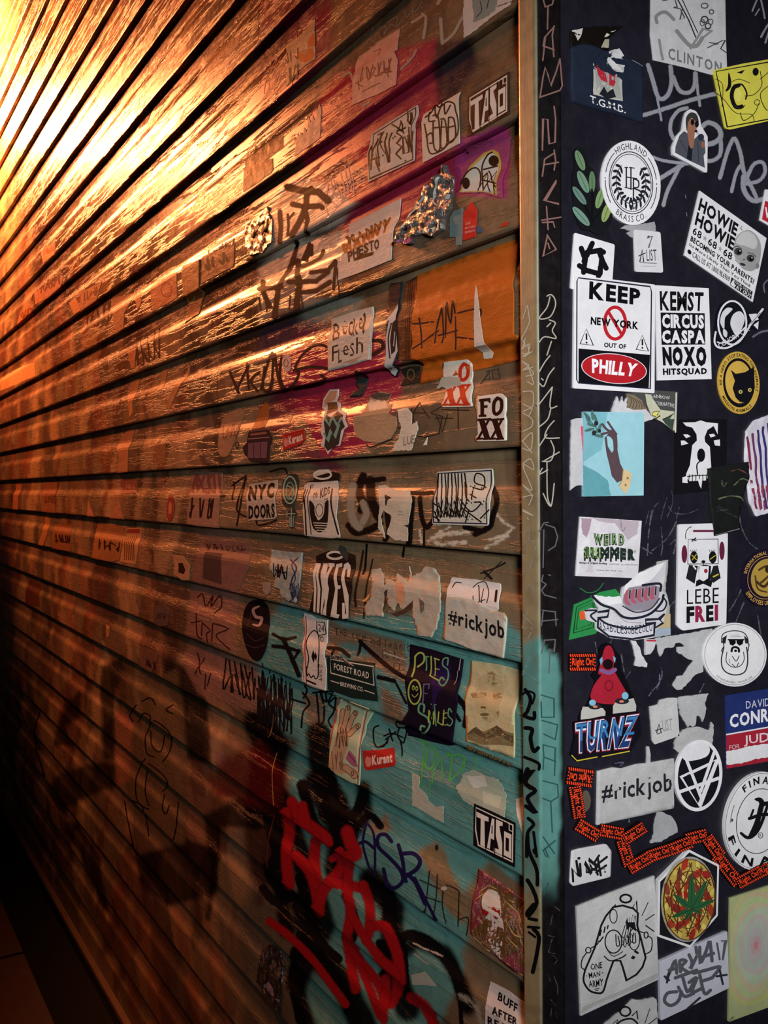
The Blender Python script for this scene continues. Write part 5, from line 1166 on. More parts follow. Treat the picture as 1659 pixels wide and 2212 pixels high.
s_('white sticker with a black border and angular black letters on the magenta board', '650 772 760 700 918 605 905 760 900 930 632 1055 630 940 636 850', 'b9bdb0', rd=3, lvl=2)
part('border'); lin_('662 778 906 622 893 922 642 1035 640 880', 7, D, closed=True)
part('lettering')
for q in ('650 980 690 800 690 960 655 850', '640 930 700 910', '705 770 700 960', '700 800 760 930 770 770', '740 770 755 940 760 860', '650 850 640 960', '800 770 830 790 800 830 830 850 795 890 825 920', '835 800 840 890 870 880 868 780 835 800', '870 750 885 880 893 760', '820 710 800 760 850 740', '770 720 830 760', '690 780 720 760 700 800', '860 660 880 650 875 720 860 700 862 665', '850 800 870 860', '680 940 700 990', '820 700 840 770'): lin_(q, 9, D)
for q in ((712, 820), (712, 850), (778, 800), (790, 790), (720, 900), (760, 880), (860, 640), (870, 740), (850, 930)): ell(q[0], q[1], 5, 6, D, n=8)
s_('square white sticker with bulging hand-lettered outline letters', '955 662 1060 595 1165 532 1162 830 1050 890 950 942', 'cbc5b4', lvl=2)
part('lettering')
for q in ('965 680 1000 650 1020 610 1050 620 1090 590 1130 600 1140 640 1155 700 1150 780 1100 830 1060 870 1000 890 980 850 975 800 960 720', '970 790 1000 770 1010 820 990 830', '1010 700 1015 850 1050 860 1040 680 1010 670', '1060 700 1055 850 1090 830 1080 700 1055 690', '1100 680 1100 820 1140 790 1130 690 1100 680', '1020 620 1030 680 1060 600', '1075 600 1080 660 1110 610', '1015 740 1075 735', '1090 740 1130 730', '990 650 985 700 1020 700'): lin_(q, 9, D, True)
s_('black block-letter sticker on the upper board beside the trim', '1212 560 1330 485 1448 415 1448 660 1330 725 1210 792', '1e1110', lvl=2)
def taso(q):
    Q(q); part('lettering', 'white block letters'); w = 'd6cfbf'
    lin_('.05 .07 .95 .07 .95 .9 .12 .93 .05 .6', 7, w, closed=True)
    for p in ('.06 .16 .36 .16 .36 .26 .26 .28 .28 .9 .17 .9 .17 .28 .07 .28', '.33 .88 .44 .14 .50 .14 .50 .62 .42 .62 .40 .88', '.54 .12 .70 .12 .70 .2 .62 .24 .70 .6 .70 .88 .5 .88 .5 .8 .62 .78 .54 .5', '.74 .3 .92 .3 .92 .85 .74 .85'): pol(p, w)
    for p in ('.78 .42 .86 .42 .86 .72 .78 .72', '.44 .3 .46 .3 .46 .5 .43 .5'): pol(p, '1e1110')
    for p in ('.39 .1 .3 .95', '.52 .08 .52 .93', '.72 .08 .72 .93', '.8 .08 .8 .26'): lin_(p, 5, '1e1110')
    lin_('.86 .08 .86 .22 .93 .22', 5, w); U()
taso('1212 560 1448 415 1448 660 1210 792')
s_('magenta-edged dome-shaped sticker with two big cartoonish eyes and crossed teeth', '1160 1110 1170 1000 1200 860 1300 815 1452 790 1430 960 1408 1145 1370 1138 1290 1112 1200 1118', '8e3a66', lvl=2)
part('drawing', 'white dome with black eyes and teeth'); pol('1158 1112 1180 1030 1220 960 1300 885 1350 865 1385 880 1400 930 1380 1128 1290 1108', 'b5a04a'); pol('1170 1110 1195 1020 1240 960 1310 900 1350 885 1375 900 1385 940 1365 1120 1290 1102', 'bcc4bb'); lin_('1170 1060 1200 1000 1250 970 1280 1000 1280 1080', 9, D, True); lin_('1300 1090 1290 970 1320 900 1350 880', 9, D, True); ell(1198, 1060, 22, 34, D); ell(1358, 930, 30, 32, D); lin_('1300 980 1380 960', 9, D)
for q in ('1270 1100 1320 1000 1340 1110', '1300 1100 1375 990 1365 1120', '1330 990 1370 1080', '1290 1040 1370 1060', '1320 1000 1290 1030'): lin_(q, 8, D)
lin_('1165 1112 1390 1112', 8, '7d7f6c', m='dry')
Z('M2')
s_('crumpled torn foil sticker curling off the board left of the dome-eyed sticker', '800 300 855 240 880 160 940 90 960 10 1010 -20 1060 -60 1088 -115 1100 -70 1130 -50 1124 60 1120 130 1080 200 1080 262 1020 300 960 280 925 298 900 340 850 345 800 330', '55524e', m='foil', lift=.006, lvl=3, jg=.6)
part('drawing'); lin_('1000 0 960 60 950 160 990 230 1060 180 1110 60', 12, '9aa3a2', True); lin_('1060 -40 1020 80 1070 160', 9, 'b5b4ac', True); lin_('830 290 930 110', 8, 'd9d2c4'); lin_('850 300 920 160', 26, '1c1a18'); lin_('860 250 925 220', 8, 'd9d2c4'); lin_('880 190 915 180', 8, 'd9d2c4'); pol('930 270 1000 260 1075 200 1075 262 1020 298 960 280', 'cfbaa4'); pol('805 325 880 300 905 290 900 340 850 345', 'b05a78'); lin_('930 190 905 270 840 320', 8, 'c9b24a', True)
s_('small bright red tower-shaped sticker with tiny white lines', '1185 150 1210 135 1210 115 1235 98 1245 120 1262 140 1258 200 1252 300 1182 322', 'c22a22', m='print', lvl=2)
part('lettering'); txt('LOVE', '1197 218 1225 212 1225 226 1197 232', 'd8b8a8'); txt('MOTORS', '1195 245 1252 232 1252 244 1195 257', 'd8b8a8'); txt('MOMENTS', '1195 268 1252 256 1252 268 1195 282', 'd8b8a8')
s_('pale blue torn strip left of the red tower sticker', '1105 190 1130 150 1180 130 1185 250 1170 345 1140 352 1140 300 1105 300', '6d8280', lvl=1, jg=.8, name='paper_scrap', cat='paper scrap')
s_('small blue round dot sticker beside the red tower sticker', '1255 245 1270 236 1288 245 1288 268 1272 278 1256 268', '36556a', sm=True, m='print', lvl=1)
s_('tiny red slanted scrap near the trim above the orange poster', '1390 245 1415 220 1442 210 1438 232', 'b8281e', m='print', lvl=1, name='paper_scrap', cat='paper scrap')
s_('white square sticker with brown brush lettering above a small black arch of letters', '520 228 660 160 820 76 765 432 600 500 457 552 490 380', 'cdc4b4', lvl=2)
part('lettering', 'brown brush letters'); txt('MANNY', '478 345 768 185 755 260 500 400', '9a5a22', .09, .04, wob=.05); txt('MANNY', '500 300 768 180 750 238 520 345', '4a3018', .04, .1, wob=.05)
part('lettering'); [txt(c, [a, y, a+30, y-10, a+32, y+50, a+4, y+62], '3a2412', .05) for c, a, y in zip('PHESTO', (515, 545, 575, 606, 637, 667), (385, 366, 352, 338, 325, 318))]; pol('550 425 600 400 668 384 662 405 600 425 552 440', '3a2412')
s_('large orange poster pasted over the board edge, with a black handwritten tag', '915 522 1200 412 1508 305 1506 395 1480 480 1474 620 1474 862 1500 870 1505 1010 1300 1060 930 1150 910 1010 885 1008 880 820 900 640', 'b35a18', lift=.0007, lvl=1)
part('marker_tag', 'black handwritten tag')
for q in ('890 800 930 800 1010 790', '930 770 940 860 945 940', '890 945 960 900 1040 840', '1060 710 1030 830 1020 910', '1060 710 1070 860 1060 910', '1090 680 1080 880', '1090 680 1110 800 1125 670 1140 800 1140 950', '1150 740 1285 720 1245 850', '1150 880 1245 890', '1040 870 1150 840'): lin_(q, 9, '2a1c22', True)
s_('dark brown striped edge strip along the left of the orange poster', '850 560 915 525 900 700 885 850 885 1012 808 1012 800 850 840 640', '4a2a18', lvl=2, name='paper_strip', cat='paper scrap')
part('stripe'); [lin_([(868+i*11-0, 560-i*6), (850+i*11, 800), (848+i*10, 1000)], 3, '2a150c', True) for i in range(3)]
s_('long white torn strip running down the orange poster', '1254 578 1264 600 1285 780 1303 910 1356 968 1350 1000 1302 1005 1296 968 1250 935 1246 760', 'cfc2b2', lvl=3, jg=.4, name='paper_strip', cat='paper scrap')
s_('cream sticker with two lines of spooky handwritten letters', '418 778 540 735 660 702 650 860 638 1008 520 1045 402 1076 400 900', 'c9c2b0', lvl=2, curl=.002)
part('lettering'); [txt(c, [a, y, b, y-8, b, y2, a, y2+8], D, .0, wob=.05) for c, a, b, y, y2 in (('B', 430, 470, 805, 890), ('e', 485, 510, 790, 860), ('c', 520, 545, 790, 865), ('k', 548, 575, 770, 860), ('e', 580, 600, 770, 830), ('l', 605, 614, 745, 850), ('F', 425, 460, 930, 1010), ('L', 462, 482, 945, 1020), ('e', 490, 520, 930, 980), ('S', 530, 553, 915, 985), ('h', 565, 605, 880, 965))]
ell(498, 808, 14, 18, 'c9c2b0'); lin_('480 820 515 815', 5, D); lin_('480 960 525 950', 5, D); pol('470 1030 560 1000 600 985 560 1025', '7d7868', m='dry')
s_('thin white strip standing to the right of the cream spooky sticker', '655 705 662 705 648 1010 636 1008', 'd2cab8', name='paper_strip', cat='paper scrap', lvl=1, jg=.3)
s_('black and white curled sliver sticker with an eye shape, left of the orange poster', '815 680 800 760 806 860 806 1000 795 1112 762 1088 738 1000 735 890 742 790 760 740 735 720 770 570 835 560', '202226', lvl=3, curl=.006)
part('eye_shape', 'white almond outline'); pol('812 690 795 780 806 960 790 1105 765 1085 738 990 738 880 760 780 742 790 750 770', 'b9bdb8', m='print'); pol('800 770 775 800 762 900 770 980 792 960 800 860', '1a1a1c'); lin_('770 800 752 890 762 1000', 8, '1a1a1c', True); lin_('790 850 783 930', 5, 'b9bdb8')
s_('small dark badge with an amber ring beneath the brown striped strip', '820 1065 870 1050 935 1045 928 1140 880 1148 818 1160 850 1110', '2a2620', lvl=3)
part('ring'); rng(880, 1095, 20, 30, 8, '6a5030')
s_('tiny white oval sticker with a red circle on the magenta board', '135 1010 150 980 170 985 182 1020 178 1070 155 1078 138 1050', 'c9b0a2', sm=True, lvl=1)
part('emblem'); rng(158, 1028, 12, 22, 4, '8a2a28'); lin_('140 1100 150 1115 185 1105', 4, 'b08a7a')
Z('M3')
s_('peeling dark green sticker flap hanging between magenta courses', '560 90 600 95 632 105 618 150 590 205 520 208 545 180 575 165 560 130', '2e3834', lvl=2, curl=.004)
s_('jagged star-burst sticker with a pleated green and black figure', '408 165 460 162 460 200 448 230 468 240 470 280 505 300 498 340 515 380 490 400 480 440 468 490 430 492 400 538 385 500 360 492 372 440 362 420 368 345 385 290 365 270 372 220', 'cfc9bd', lvl=2)
part('drawing'); pol('410 175 452 172 440 225 400 240 380 268 378 230', 'b58a68'); pol('395 240 450 235 455 285 390 310', '6a4628'); pol('378 345 390 310 420 325 455 290 490 310 485 345 500 380 478 400 465 480 400 520 380 490 388 440', '2b2a28'); lin_('385 330 410 370 430 320 455 370 480 330', 14, '6f9a8a'); lin_('380 420 400 460 420 400 440 440 465 370', 14, '6f9a8a'); lin_('395 300 430 260', 5, '333')
def kurant(q, sheet, lab, **k):
    s_(lab, sheet, 'a92a22', m='print', rd=2, **k); Q(q); part('lettering'); txt('Kurant', '.27 .22 .93 .82', 'd9c4b4', .05, .05)
    part('fruit', 'pale pink fruit shape'); pol('.05 .4 .1 .22 .18 .3 .24 .35 .24 .7 .2 .85 .1 .85 .05 .65', 'c9806e', sm=True); U()
kurant('138 428 262 392 264 470 140 512', '138 425 262 390 268 455 240 482 140 518', 'small red sticker with a pink fruit and white word, on the tan and magenta board', lvl=1, curl=.003)
s_('torn fuzzy tan blotch of old paper right of the star-burst sticker', '545 320 600 300 635 230 640 200 700 175 765 190 740 240 770 250 750 300 800 330 790 400 760 450 700 470 620 465 560 440 550 380', 'a58a68', jg=1.5, lvl=1, name='torn_poster', cat='paper scrap')
part('patch'); pol('635 205 680 180 765 190 745 225 690 230', '4a463e', jg=1); pol('630 240 650 225 670 235 690 222 710 240 725 225 745 270 640 290', 'd0c0a4', jg=1)
s_('white torn paper with faint letters, right of the fuzzy tan blotch', '805 280 860 270 870 285 885 300 880 370 915 350 920 400 900 450 880 515 780 520 785 480 810 450 825 380 810 330', 'cfc3ac', jg=1, lvl=2, name='torn_poster', cat='paper scrap')
part('lettering'); txt('LUE', '840 440 905 425 900 475 838 490', '6a6458', 0)
s_('tiny white thorn-shaped scrap between the torn paper and maroon-lettered sticker', '975 440 970 485 950 488', 'd8d0bc', m='print', name='paper_scrap', cat='paper scrap', lvl=1)
def foxx(o, col, lab, topcut):
    ox, oy = o; g = lambda s: [(x+ox, y+oy) for x, y in pts(s)]
    s_(lab, g('10 12 150 -5 178 20 178 90 172 120 180 150 178 268 5 272 -2 250 15 235 8 100 0 70'), 'd2cbbb', rd=3, lvl=3, curl=.001)
    part('lettering', None)
    if not topcut:
        for q in ('25 28 90 20 90 50 80 50 76 40 52 42 52 64 72 62 72 78 52 80 52 115 65 118 65 130 20 132 20 120 30 118 30 42 22 42',): pol(g(q), col)
    lin_(g('130 22 152 38 150 90 125 115 108 100 110 50 130 22'), 20, col, True); 
    for k in (0, 76):
        pol(g(f'{12+k} 142 {62+k} 138 {62+k} 150 {55+k} 152 {86+k} 250 {92+k} 252 {92+k} 262 {45+k} 265 {45+k} 254 {52+k} 252 {22+k} 156 {12+k} 156'), col)
        lin_(g(f'{80+k} 146 {18+k} 256'), 14, col); lin_(g(f'{10+k} 258 {40+k} 256'), 12, col); lin_(g(f'{62+k} 146 {88+k} 142'), 12, col)
foxx((1255, 192), '2a100e', 'white-edged sticker with stacked dark maroon letters near the trim', False)
foxx((1058, -5), 'b83018', 'white-edged sticker with red-orange stacked letters, its top left torn away', True)
part('torn_patch'); pol('1028 160 1060 95 1110 88 1165 95 1170 140 1120 150 1095 165 1060 150', 'a8a594', jg=1)
Z('L3')
s_('square pale grey sticker with two rows of tight black capitals', '1440 712 1605 686 1600 900 1590 912 1440 922', 'b5aa96', rd=2, lvl=2)
part('lettering'); txt('NYC', '1442 722 1590 700 1588 790 1442 812', '1a1512', .06, .05); txt('DOORS', '1440 835 1590 820 1594 905 1440 915', '1a1512', .05, .05)
Z('M3')
s_('cut-out green medallion sticker shaped like a female symbol', '175 655 215 655 228 690 222 760 210 800 205 850 214 880 208 905 200 905 198 960 175 958 178 905 168 900 165 870 180 862 182 845 150 835 130 780 135 710 150 680', '20302a', sm=True, lvl=2)
part('emblem'); rng(180, 745, 38, 78, 8, '8fae9a'); rng(180, 750, 22, 50, 6, '6a9a88'); lin_('165 720 195 740 175 780 195 800', 5, '8fae9a', True); lin_('190 850 190 955', 4, 'a9b8a4'); lin_('168 882 212 882', 4, 'a9b8a4'); lin_('165 868 165 898 182 900 182 958 200 956 202 900 212 898', 3, 'a9b8a4')
s_('tall white sticker shaped like a haloed jar', '315 645 345 628 400 625 425 650 420 680 455 685 460 780 448 900 470 1000 470 1020 400 1028 290 1025 265 1000 255 860 262 720 285 700 320 690', 'c9c4b2', lvl=2, jg=.3)
part('halo'); pol('262 700 315 690 320 670 420 640 470 650 465 700 455 690 350 700', '1d1714'); rng(368, 657, 50, 24, 11, 'd0cbb8')
part('jar', 'black and white jar drawing'); pol('270 715 300 712 305 740 325 706 350 708 355 730 385 705 400 725 440 690 450 760 440 820', 'c9c4b2'); pol('292 812 320 830 330 880 345 920 375 890 385 820 405 810 400 930 385 970 350 990 310 950', '1d1714', sm=True); ell(352, 862, 28, 50, 'c9c4b2'); rng(352, 862, 20, 36, 4, '1d1714'); lin_('270 740 270 860 278 1000', 7, '1d1714'); lin_('285 740 300 1020', 5, '1d1714'); lin_('425 740 420 830 445 940 462 1000', 9, '1d1714', True); lin_('300 720 305 1000', 5, '1d1714')
for i in range(4): lin_([(318+i*6, 935+i*14), (400-i*5, 938+i*14)], 5, 'c9c4b2'); lin_([(382, 800+i*22), (400, 795+i*22)], 4, '1d1714')
part('lettering'); txt('KIDS', '358 735 412 725 412 765 358 795', '1d1714', .02); txt('Mr', '320 760 345 752 345 785 320 795', '1d1714', 0)
s_('torn white poster remains between the black drips on the middle board', '690 720 730 715 760 735 800 745 870 745 885 800 870 900 860 960 862 1040 790 1035 740 1000 770 900 720 860 705 900 730 1025 690 960 700 850', 'bfb7a0', jg=1.3, lvl=2, name='torn_poster', cat='paper scrap')
part('patch'); pol('730 770 770 790 750 800 735 840', '2a2420', jg=1); lin_('810 870 835 872', 4, '7a8a80'); lin_('805 885 840 888', 4, '7a8a80'); pol('840 950 870 945 872 965', '2a2420')
s_('rounded white sticker covered in dense black scribbled bars, signs and dots', '1030 640 1180 630 1352 620 1342 780 1330 952 1170 948 1005 942 1018 800', 'c2c4b4', rd=5, lvl=3)
part('border'); lin_('1035 650 1345 632 1322 940 1014 932', 7, '20243a', closed=True)
part('scribble')
for i in range(9): lin_([(1040+i*19, 650), (1034+i*20+(i % 3)*6, 800), (1040+i*17, 900)], 8, D, True)
for i in range(12): lin_([(1012+i*14, 870+(i % 4)*12), (1030+i*13, 780+(i*37 % 90)), (1050+i*14, 900)], 6, D)
for q in ('1225 770 1260 790', '1240 750 1235 800', '1240 730 1300 740 1305 670 1260 650 1250 700 1300 720', '1195 700 1200 780 1220 810', '1180 850 1290 930', '1170 800 1230 870 1290 820 1250 815', '1010 820 1060 850', '1290 905 1335 860', '1220 860 1200 930', '1020 900 1050 920', '1020 870 1045 930'): lin_(q, 8, D, True)
for i in range(22): ell(1190+(i*53 % 135), 650+(i*89 % 270), 4, 5, D, n=8)
Z('M4')
s_('silvery torn sticker with dark scratches and a blue squiggle', '72 72 160 85 252 90 245 200 235 280 215 380 170 370 130 340 120 300 90 290 100 240 60 180 68 120', '9aa49a', m='paper', lift=.001, jg=.7, lvl=2)
part('scratch'); scrib(85, 150, 165, 230, 5, 6, D, 12, sl=.2); lin_('185 130 220 180 190 260 215 330 185 370', 9, '2a3450', True); lin_('230 120 195 160 215 240 180 300', 6, '2a3450', True); scrib(180, 270, 230, 360, 3, 7, '2a3450', 13)
s_('black sticker with tall narrow white letters under a halo ring', '330 110 400 80 470 75 555 105 540 300 520 485 420 480 316 440 320 300', '1c1512', lvl=2)
part('lettering', 'tall white letters')
for q in ('330 150 358 152 358 300 352 440 338 438 342 300 342 175 335 300 330 435 318 432 322 300', '372 152 398 152 408 300 405 460 390 458 392 360 380 358 376 450 362 445 368 300', '402 150 438 152 438 170 428 172 424 470 410 465 412 172 402 170', '446 158 482 150 482 172 462 175 460 280 475 280 473 300 458 300 452 445 470 448 468 472 436 468 444 300', '492 158 515 145 530 165 526 230 512 230 512 180 502 190 522 340 520 470 486 474 484 380 498 380 500 450 508 440 488 300 484 200'): pol(q, 'cfc9b8')
part('halo'); rng(440, 106, 44, 20, 13, 'cfc9b8'); pol('470 45 500 60 520 100 510 140 480 110 460 70', '3a3d38', jg=.5)
s_('ripped white paper streaks on the brown board above the teal', '650 190 700 180 722 215 720 300 740 240 790 260 800 210 860 260 870 170 880 230 940 200 960 170 1010 180 1045 230 1052 300 1050 420 1030 520 1000 580 920 565 890 450 890 360 860 400 830 420 800 380 780 430 750 400 745 340 725 380 720 460 620 455 612 400 645 360 650 300', 'b3a892', jg=1.4, lvl=1, name='torn_poster', cat='paper scrap', lift=.001)
part('patch', 'brown gaps where the wood paint shows'); pol('725 320 745 300 742 380 724 440', '4a3828', jg=1); pol('770 440 830 425 890 370 885 420 800 460', '4a3828', jg=1); pol('930 350 960 380 960 420 940 440', '6a5a44', jg=1); pol('790 260 830 260 850 330 835 415 800 360', 'c08a66', jg=1); pol('600 370 648 325 640 350 615 375', 'd89a60', jg=.5)
s_('torn white sticker top with rubbed doodles, covered by the teal-side label', '1115 232 1250 245 1395 268 1398 300 1385 420 1360 440 1250 400 1088 350 1090 300', 'd4d0c6', rd=3, lvl=2)
part('drawing'); lin_('1120 290 1140 262 1170 265', 6, D, True); lin_('1240 290 1270 265 1310 262 1330 320 1320 380', 6, '3a3a38', True); lin_('1270 280 1280 370', 6, D); lin_('1300 300 1290 380', 5, D); lin_('1375 310 1370 370', 14, D); lin_('1240 340 1250 380 1310 360', 5, D, True)
s_('off-white crumpled hashtag label where brown siding turns teal', '1088 345 1160 345 1250 365 1340 420 1420 440 1436 470 1428 600 1418 700 1240 650 1072 588 1080 460', 'b7b2a0', lvl=3, lift=.0008)
part('lettering'); txt('#rickjob', '1100 415 1425 488 1425 625 1100 520', '1b1a1c', .025, .08)
part('torn_edge'); pol('1380 425 1430 445 1425 470 1400 450', 'c9a980')
s_('narrow white sticker with a line-drawn ghost and the number 24', '258 440 300 450 330 470 398 480 395 570 380 680 392 760 388 888 320 870 250 832 262 700 248 620 262 540 252 480', 'd0cbbd', lvl=2, curl=.001)
part('stripe', 'red stripe'); lin_('272 460 275 540 268 640 278 840', 6, 'a8342a', True); lin_('262 470 262 830', 3, '6a6a6a')
part('ghost', 'line-drawn ghost'); lin_('280 760 290 700 275 620 290 570 320 540 345 570 350 650 345 730 345 800 330 820 318 800 305 812 290 790 280 800 278 750', 6, D, True); pol('318 650 328 690 318 730 306 690', D); pol('330 660 338 690 332 720 324 690', D); lin_('280 828 330 850', 10, D); lin_('335 490 380 495 390 560 345 570 335 530', 5, D, closed=True); rng(365, 590, 8, 14, 4, D); lin_('352 575 365 580', 4, D)
part('lettering'); txt('24', '345 502 378 508 378 550 345 545', D, 0); [txt(c, [348, y, 370, y+3, 370, y+20, 348, y+17], D, 0) for c, y in (('D', 735), ('2', 765), ('2', 790), ('4', 812))]
s_('dark green rectangular brewery sticker with a white outlined name', '395 690 540 715 672 728 690 950 540 930 400 880', '182622', m='print', lvl=2)
part('border'); lin_('415 705 664 748 668 856 570 828 418 785', 6, 'c0bfae', closed=True)
part('lettering'); txt('FOREST ROAD', '436 728 640 782 638 820 436 765', 'c9c8b6', .02, .1); txt('BREWING CO.', '474 835 608 868 606 894 474 860', 'c9c8b6', .02, .1); lin_('418 830 466 845', 5, 'c9c8b6'); lin_('614 886 670 905', 5, 'c9c8b6')
part('torn_flap', 'crinkled dark flap'); pol('380 685 480 690 520 720 560 745 530 752 490 715 395 700', '2a2a2c', m='foil', jg=.5); lin_('490 700 550 745', 5, 'b8a58a')
s_('black and purple poster sticker with curly green lettering and a smiley', '875 620 1000 650 1182 708 1165 830 1150 950 1145 1200 1110 1205 1000 1180 880 1145 848 1100 870 1000 850 860 860 780', '17101e', m='print', lvl=3, curl=-.004)
part('tint'); pol('1000 780 1100 700 1120 800 1040 900 1010 1000', '231540', jg=2)
part('lettering', 'curly green letters'); a_, b_ = '9db04e', '5f9a72'
lin_('905 690 902 760 888 805', 10, a_, True); lin_('905 690 930 668 955 680 955 720 920 750', 10, a_, True); lin_('970 690 970 770', 8, b_); lin_('955 690 985 692', 5, b_); lin_('998 690 992 800 1045 830', 8, a_); lin_('1015 700 1045 710', 7, a_); lin_('1020 760 1045 765', 6, a_); lin_('1020 700 1020 800', 6, a_)
lin_('1092 740 1095 700 1070 705 1065 740 1095 770 1095 820 1070 858 1045 840 1060 810 1075 825', 8, b_, True); rng(905, 895, 36, 70, 9, a_); ell(897, 870, 8, 15, a_); ell(917, 875, 8, 15, a_); ell(897, 872, 4, 8, D); ell(917, 876, 4, 8, D); lin_('890 910 905 925 925 905', 5, a_, True)
lin_('960 850 955 960', 8, '5a5a78'); lin_('955 850 990 850 985 875', 7, '5a5a78'); lin_('955 900 980 905', 6, '5a5a78')
lin_('958 1010 960 970 935 965 930 1010 975 1040 995 1080 970 1130 945 1120 945 1090 965 1095', 11, b_, True); lin_('985 1070 990 1000 1005 1050 1020 1000 1015 1080', 7, a_); lin_('1018 960 1030 1090', 7, b_); lin_('1000 965 1030 968', 5, b_); lin_('1045 1010 1040 1070 1065 1085', 7, a_); lin_('1075 1000 1070 1085 1095 1085', 6, a_); lin_('1070 1020 1092 1015', 5, a_); lin_('1070 1045 1090 1045', 5, a_); lin_('1120 1010 1105 990 1100 1030 1125 1060 1110 1090 1095 1080', 7, b_, True)
part('lettering', 'tiny white side text'); lin_('1168 705 1160 770', 5, 'a9a9a4'); lin_('1152 775 1138 850', 3, 'a9a9a4')
s_('cream portrait poster with a sepia face and mountain-like shadows beside the trim', '1232 714 1380 735 1520 772 1500 900 1480 1010 1482 1190 1478 1275 1340 1230 1205 1180 1198 1000 1215 850', 'c2b587', lift=.0008, lvl=2)
part('portrait', 'sepia face'); pol('1320 790 1350 775 1385 800 1380 850 1350 860 1325 830', '8a7a4c', m='dry'); pol('1250 850 1300 790 1400 800 1420 900 1390 1050 1320 1080 1260 1000', 'b5a678', m='dry'); pol('1225 905 1260 895 1320 900 1315 925 1240 930', '7d6c42', m='dry'); pol('1350 910 1400 900 1410 930 1360 935', '7d6c42', m='dry'); ell(1300, 985, 18, 8, '6a5a36'); ell(1310, 1025, 26, 9, '6a5a36'); pol('1290 1040 1330 1040 1320 1060', '8a7a4c', m='dry'); pol('1375 1010 1395 1005 1390 1040', '8a7a4c', m='dry')
Z('M5'); pol('1205 230 1250 190 1300 215 1380 180 1430 210 1478 225 1478 300 1400 290 1300 290 1215 260', '7a6a44', m='dry'); pol('1205 230 1260 185 1310 230 1380 176 1440 230 1478 240 1470 280 1390 235 1310 260 1250 220', '54462c', m='dry')
part('lettering'); scrib(1210, 290, 1470, 315, 16, 6, '6a5a38', 41, sl=.42)
s_('pale green striped sticker with an upward-reaching tattooed hand', '455 12 480 30 540 45 636 82 620 180 600 260 590 400 583 524 500 490 405 420 412 300 432 180 448 80', 'a9b893', m='print', lvl=2, curl=.001)
part('stripe', 'red and white edge stripes'); lin_('462 20 448 110 425 220 412 300', 9, 'a8503c', True); lin_('474 28 458 120', 4, 'd8d4c4', True); lin_('628 85 604 200 585 330 575 515', 7, '9c4a3c', True); lin_('617 80 592 200 573 330 568 505', 5, 'd8d4c4', True)
part('hand', 'tattooed hand'); H_ = 'b08f6e'; pol('440 270 470 200 520 200 560 190 530 240 515 300 500 350 490 400 560 430 580 460 555 480 500 450 480 460 430 440 410 400', H_, sm=True)
for q, w in (('470 215 480 150 485 95', 24), ('490 205 505 140 520 75', 26), ('515 205 535 150 560 105', 26), ('525 230 550 205 575 180', 26), ('500 420 540 450 556 470', 34)): lin_(q, w+6, '2a1c14', True); lin_(q, w, H_, True)
for q in ((520, 78), (558, 110), (570, 188), (545, 455)): rng(q[0], q[1], 7, 12, 4, '3a2a1c')
scrib(445, 190, 520, 300, 5, 4, '5a4632', 51); scrib(425, 330, 490, 430, 4, 4, '7a5c44', 52)
pol('525 320 560 360 575 420 540 410 505 370', '9a5a70', m='print'); lin_('520 340 560 390', 6, '6a3448'); 
s_('dark oval cut-out sticker with a white letter S shape at the shadow edge', ((Z('L4')), '1440 380 1480 362 1520 370 1552 410 1558 500 1545 620 1520 690 1490 718 1450 690 1420 620 1402 520 1412 430')[1], '181014', m='print', sm=True, lvl=2)
part('emblem', 'pale letter S'); lin_('1500 400 1465 420 1480 460 1515 470 1500 510 1465 505', 18, 'a08880', True, taper=.5); lin_('1430 560 1480 600 1530 580', 4, '4a3438', True); lin_('1425 620 1480 640 1535 620', 4, '4a3438', True); lin_('1450 440 1430 520', 3, '4a3438')
Z('M5')
kurant('606 340 782 312 786 408 610 434', '600 325 700 320 782 306 790 395 782 415 625 440 608 420', 'small red sticker with a pink fruit and white word, on the teal board', lvl=1)
s_('white torn wedge of paper under the green spray letters', '885 455 930 475 925 540 960 570 985 620 1020 650 1068 645 1068 742 1000 705 886 635', 'a9aa96', jg=1, lvl=1, name='torn_poster', cat='paper scrap')
s_('smudged white-green paper remains above the lower block-letter sticker', '1140 540 1190 450 1240 435 1310 470 1380 490 1430 580 1420 710 1330 680 1240 650 1180 610', '9aa590', jg=1.6, lvl=1, name='torn_poster', cat='paper scrap')
part('patch'); pol('1200 470 1300 470 1320 530 1240 540', 'b5b8a8', jg=1.5); pol('1290 560 1400 590 1390 660 1300 630', 'a9b098', jg=1.5)
s_('black block-letter sticker on the lower teal board', '1246 630 1360 680 1484 742 1480 998 1360 940 1243 872', '141215', lvl=2, m='print')
taso('1246 630 1484 742 1480 998 1243 872')
s_('tall white ripped strip against the trim above the lower block-letter sticker', '1485 605 1528 590 1532 700 1528 820 1510 760 1490 690', 'c9c4b4', jg=.5, lvl=1, name='paper_strip', cat='paper scrap')
Z('M6')
s_('wrinkled pink poster of a pale long-haired woman in red heart sunglasses', '1272 306 1400 390 1540 490 1545 700 1545 935 1440 870 1350 790 1226 680 1240 480', '8c3a42', m='foil', lvl=2, lift=.001)
part('hair', 'long brown-gold hair'); pol('1280 460 1300 420 1350 392 1420 410 1500 470 1540 540 1545 700 1540 880 1500 840 1460 790 1420 830 1350 780 1240 690 1232 660 1300 620', '6a4c26', m='foil', jg=1.5)
part('face', 'pale face and neck'); pol('1296 470 1330 425 1380 440 1402 500 1405 570 1420 640 1420 700 1400 800 1410 830 1360 780 1330 720 1325 650 1320 600 1300 540', 'c2bcae', sm=True); lin_('1345 620 1355 640 1372 632', 6, '8a5a50', True); lin_('1340 560 1345 600', 4, '8a7f74'); lin_('1395 700 1420 660', 5, '8f8476')
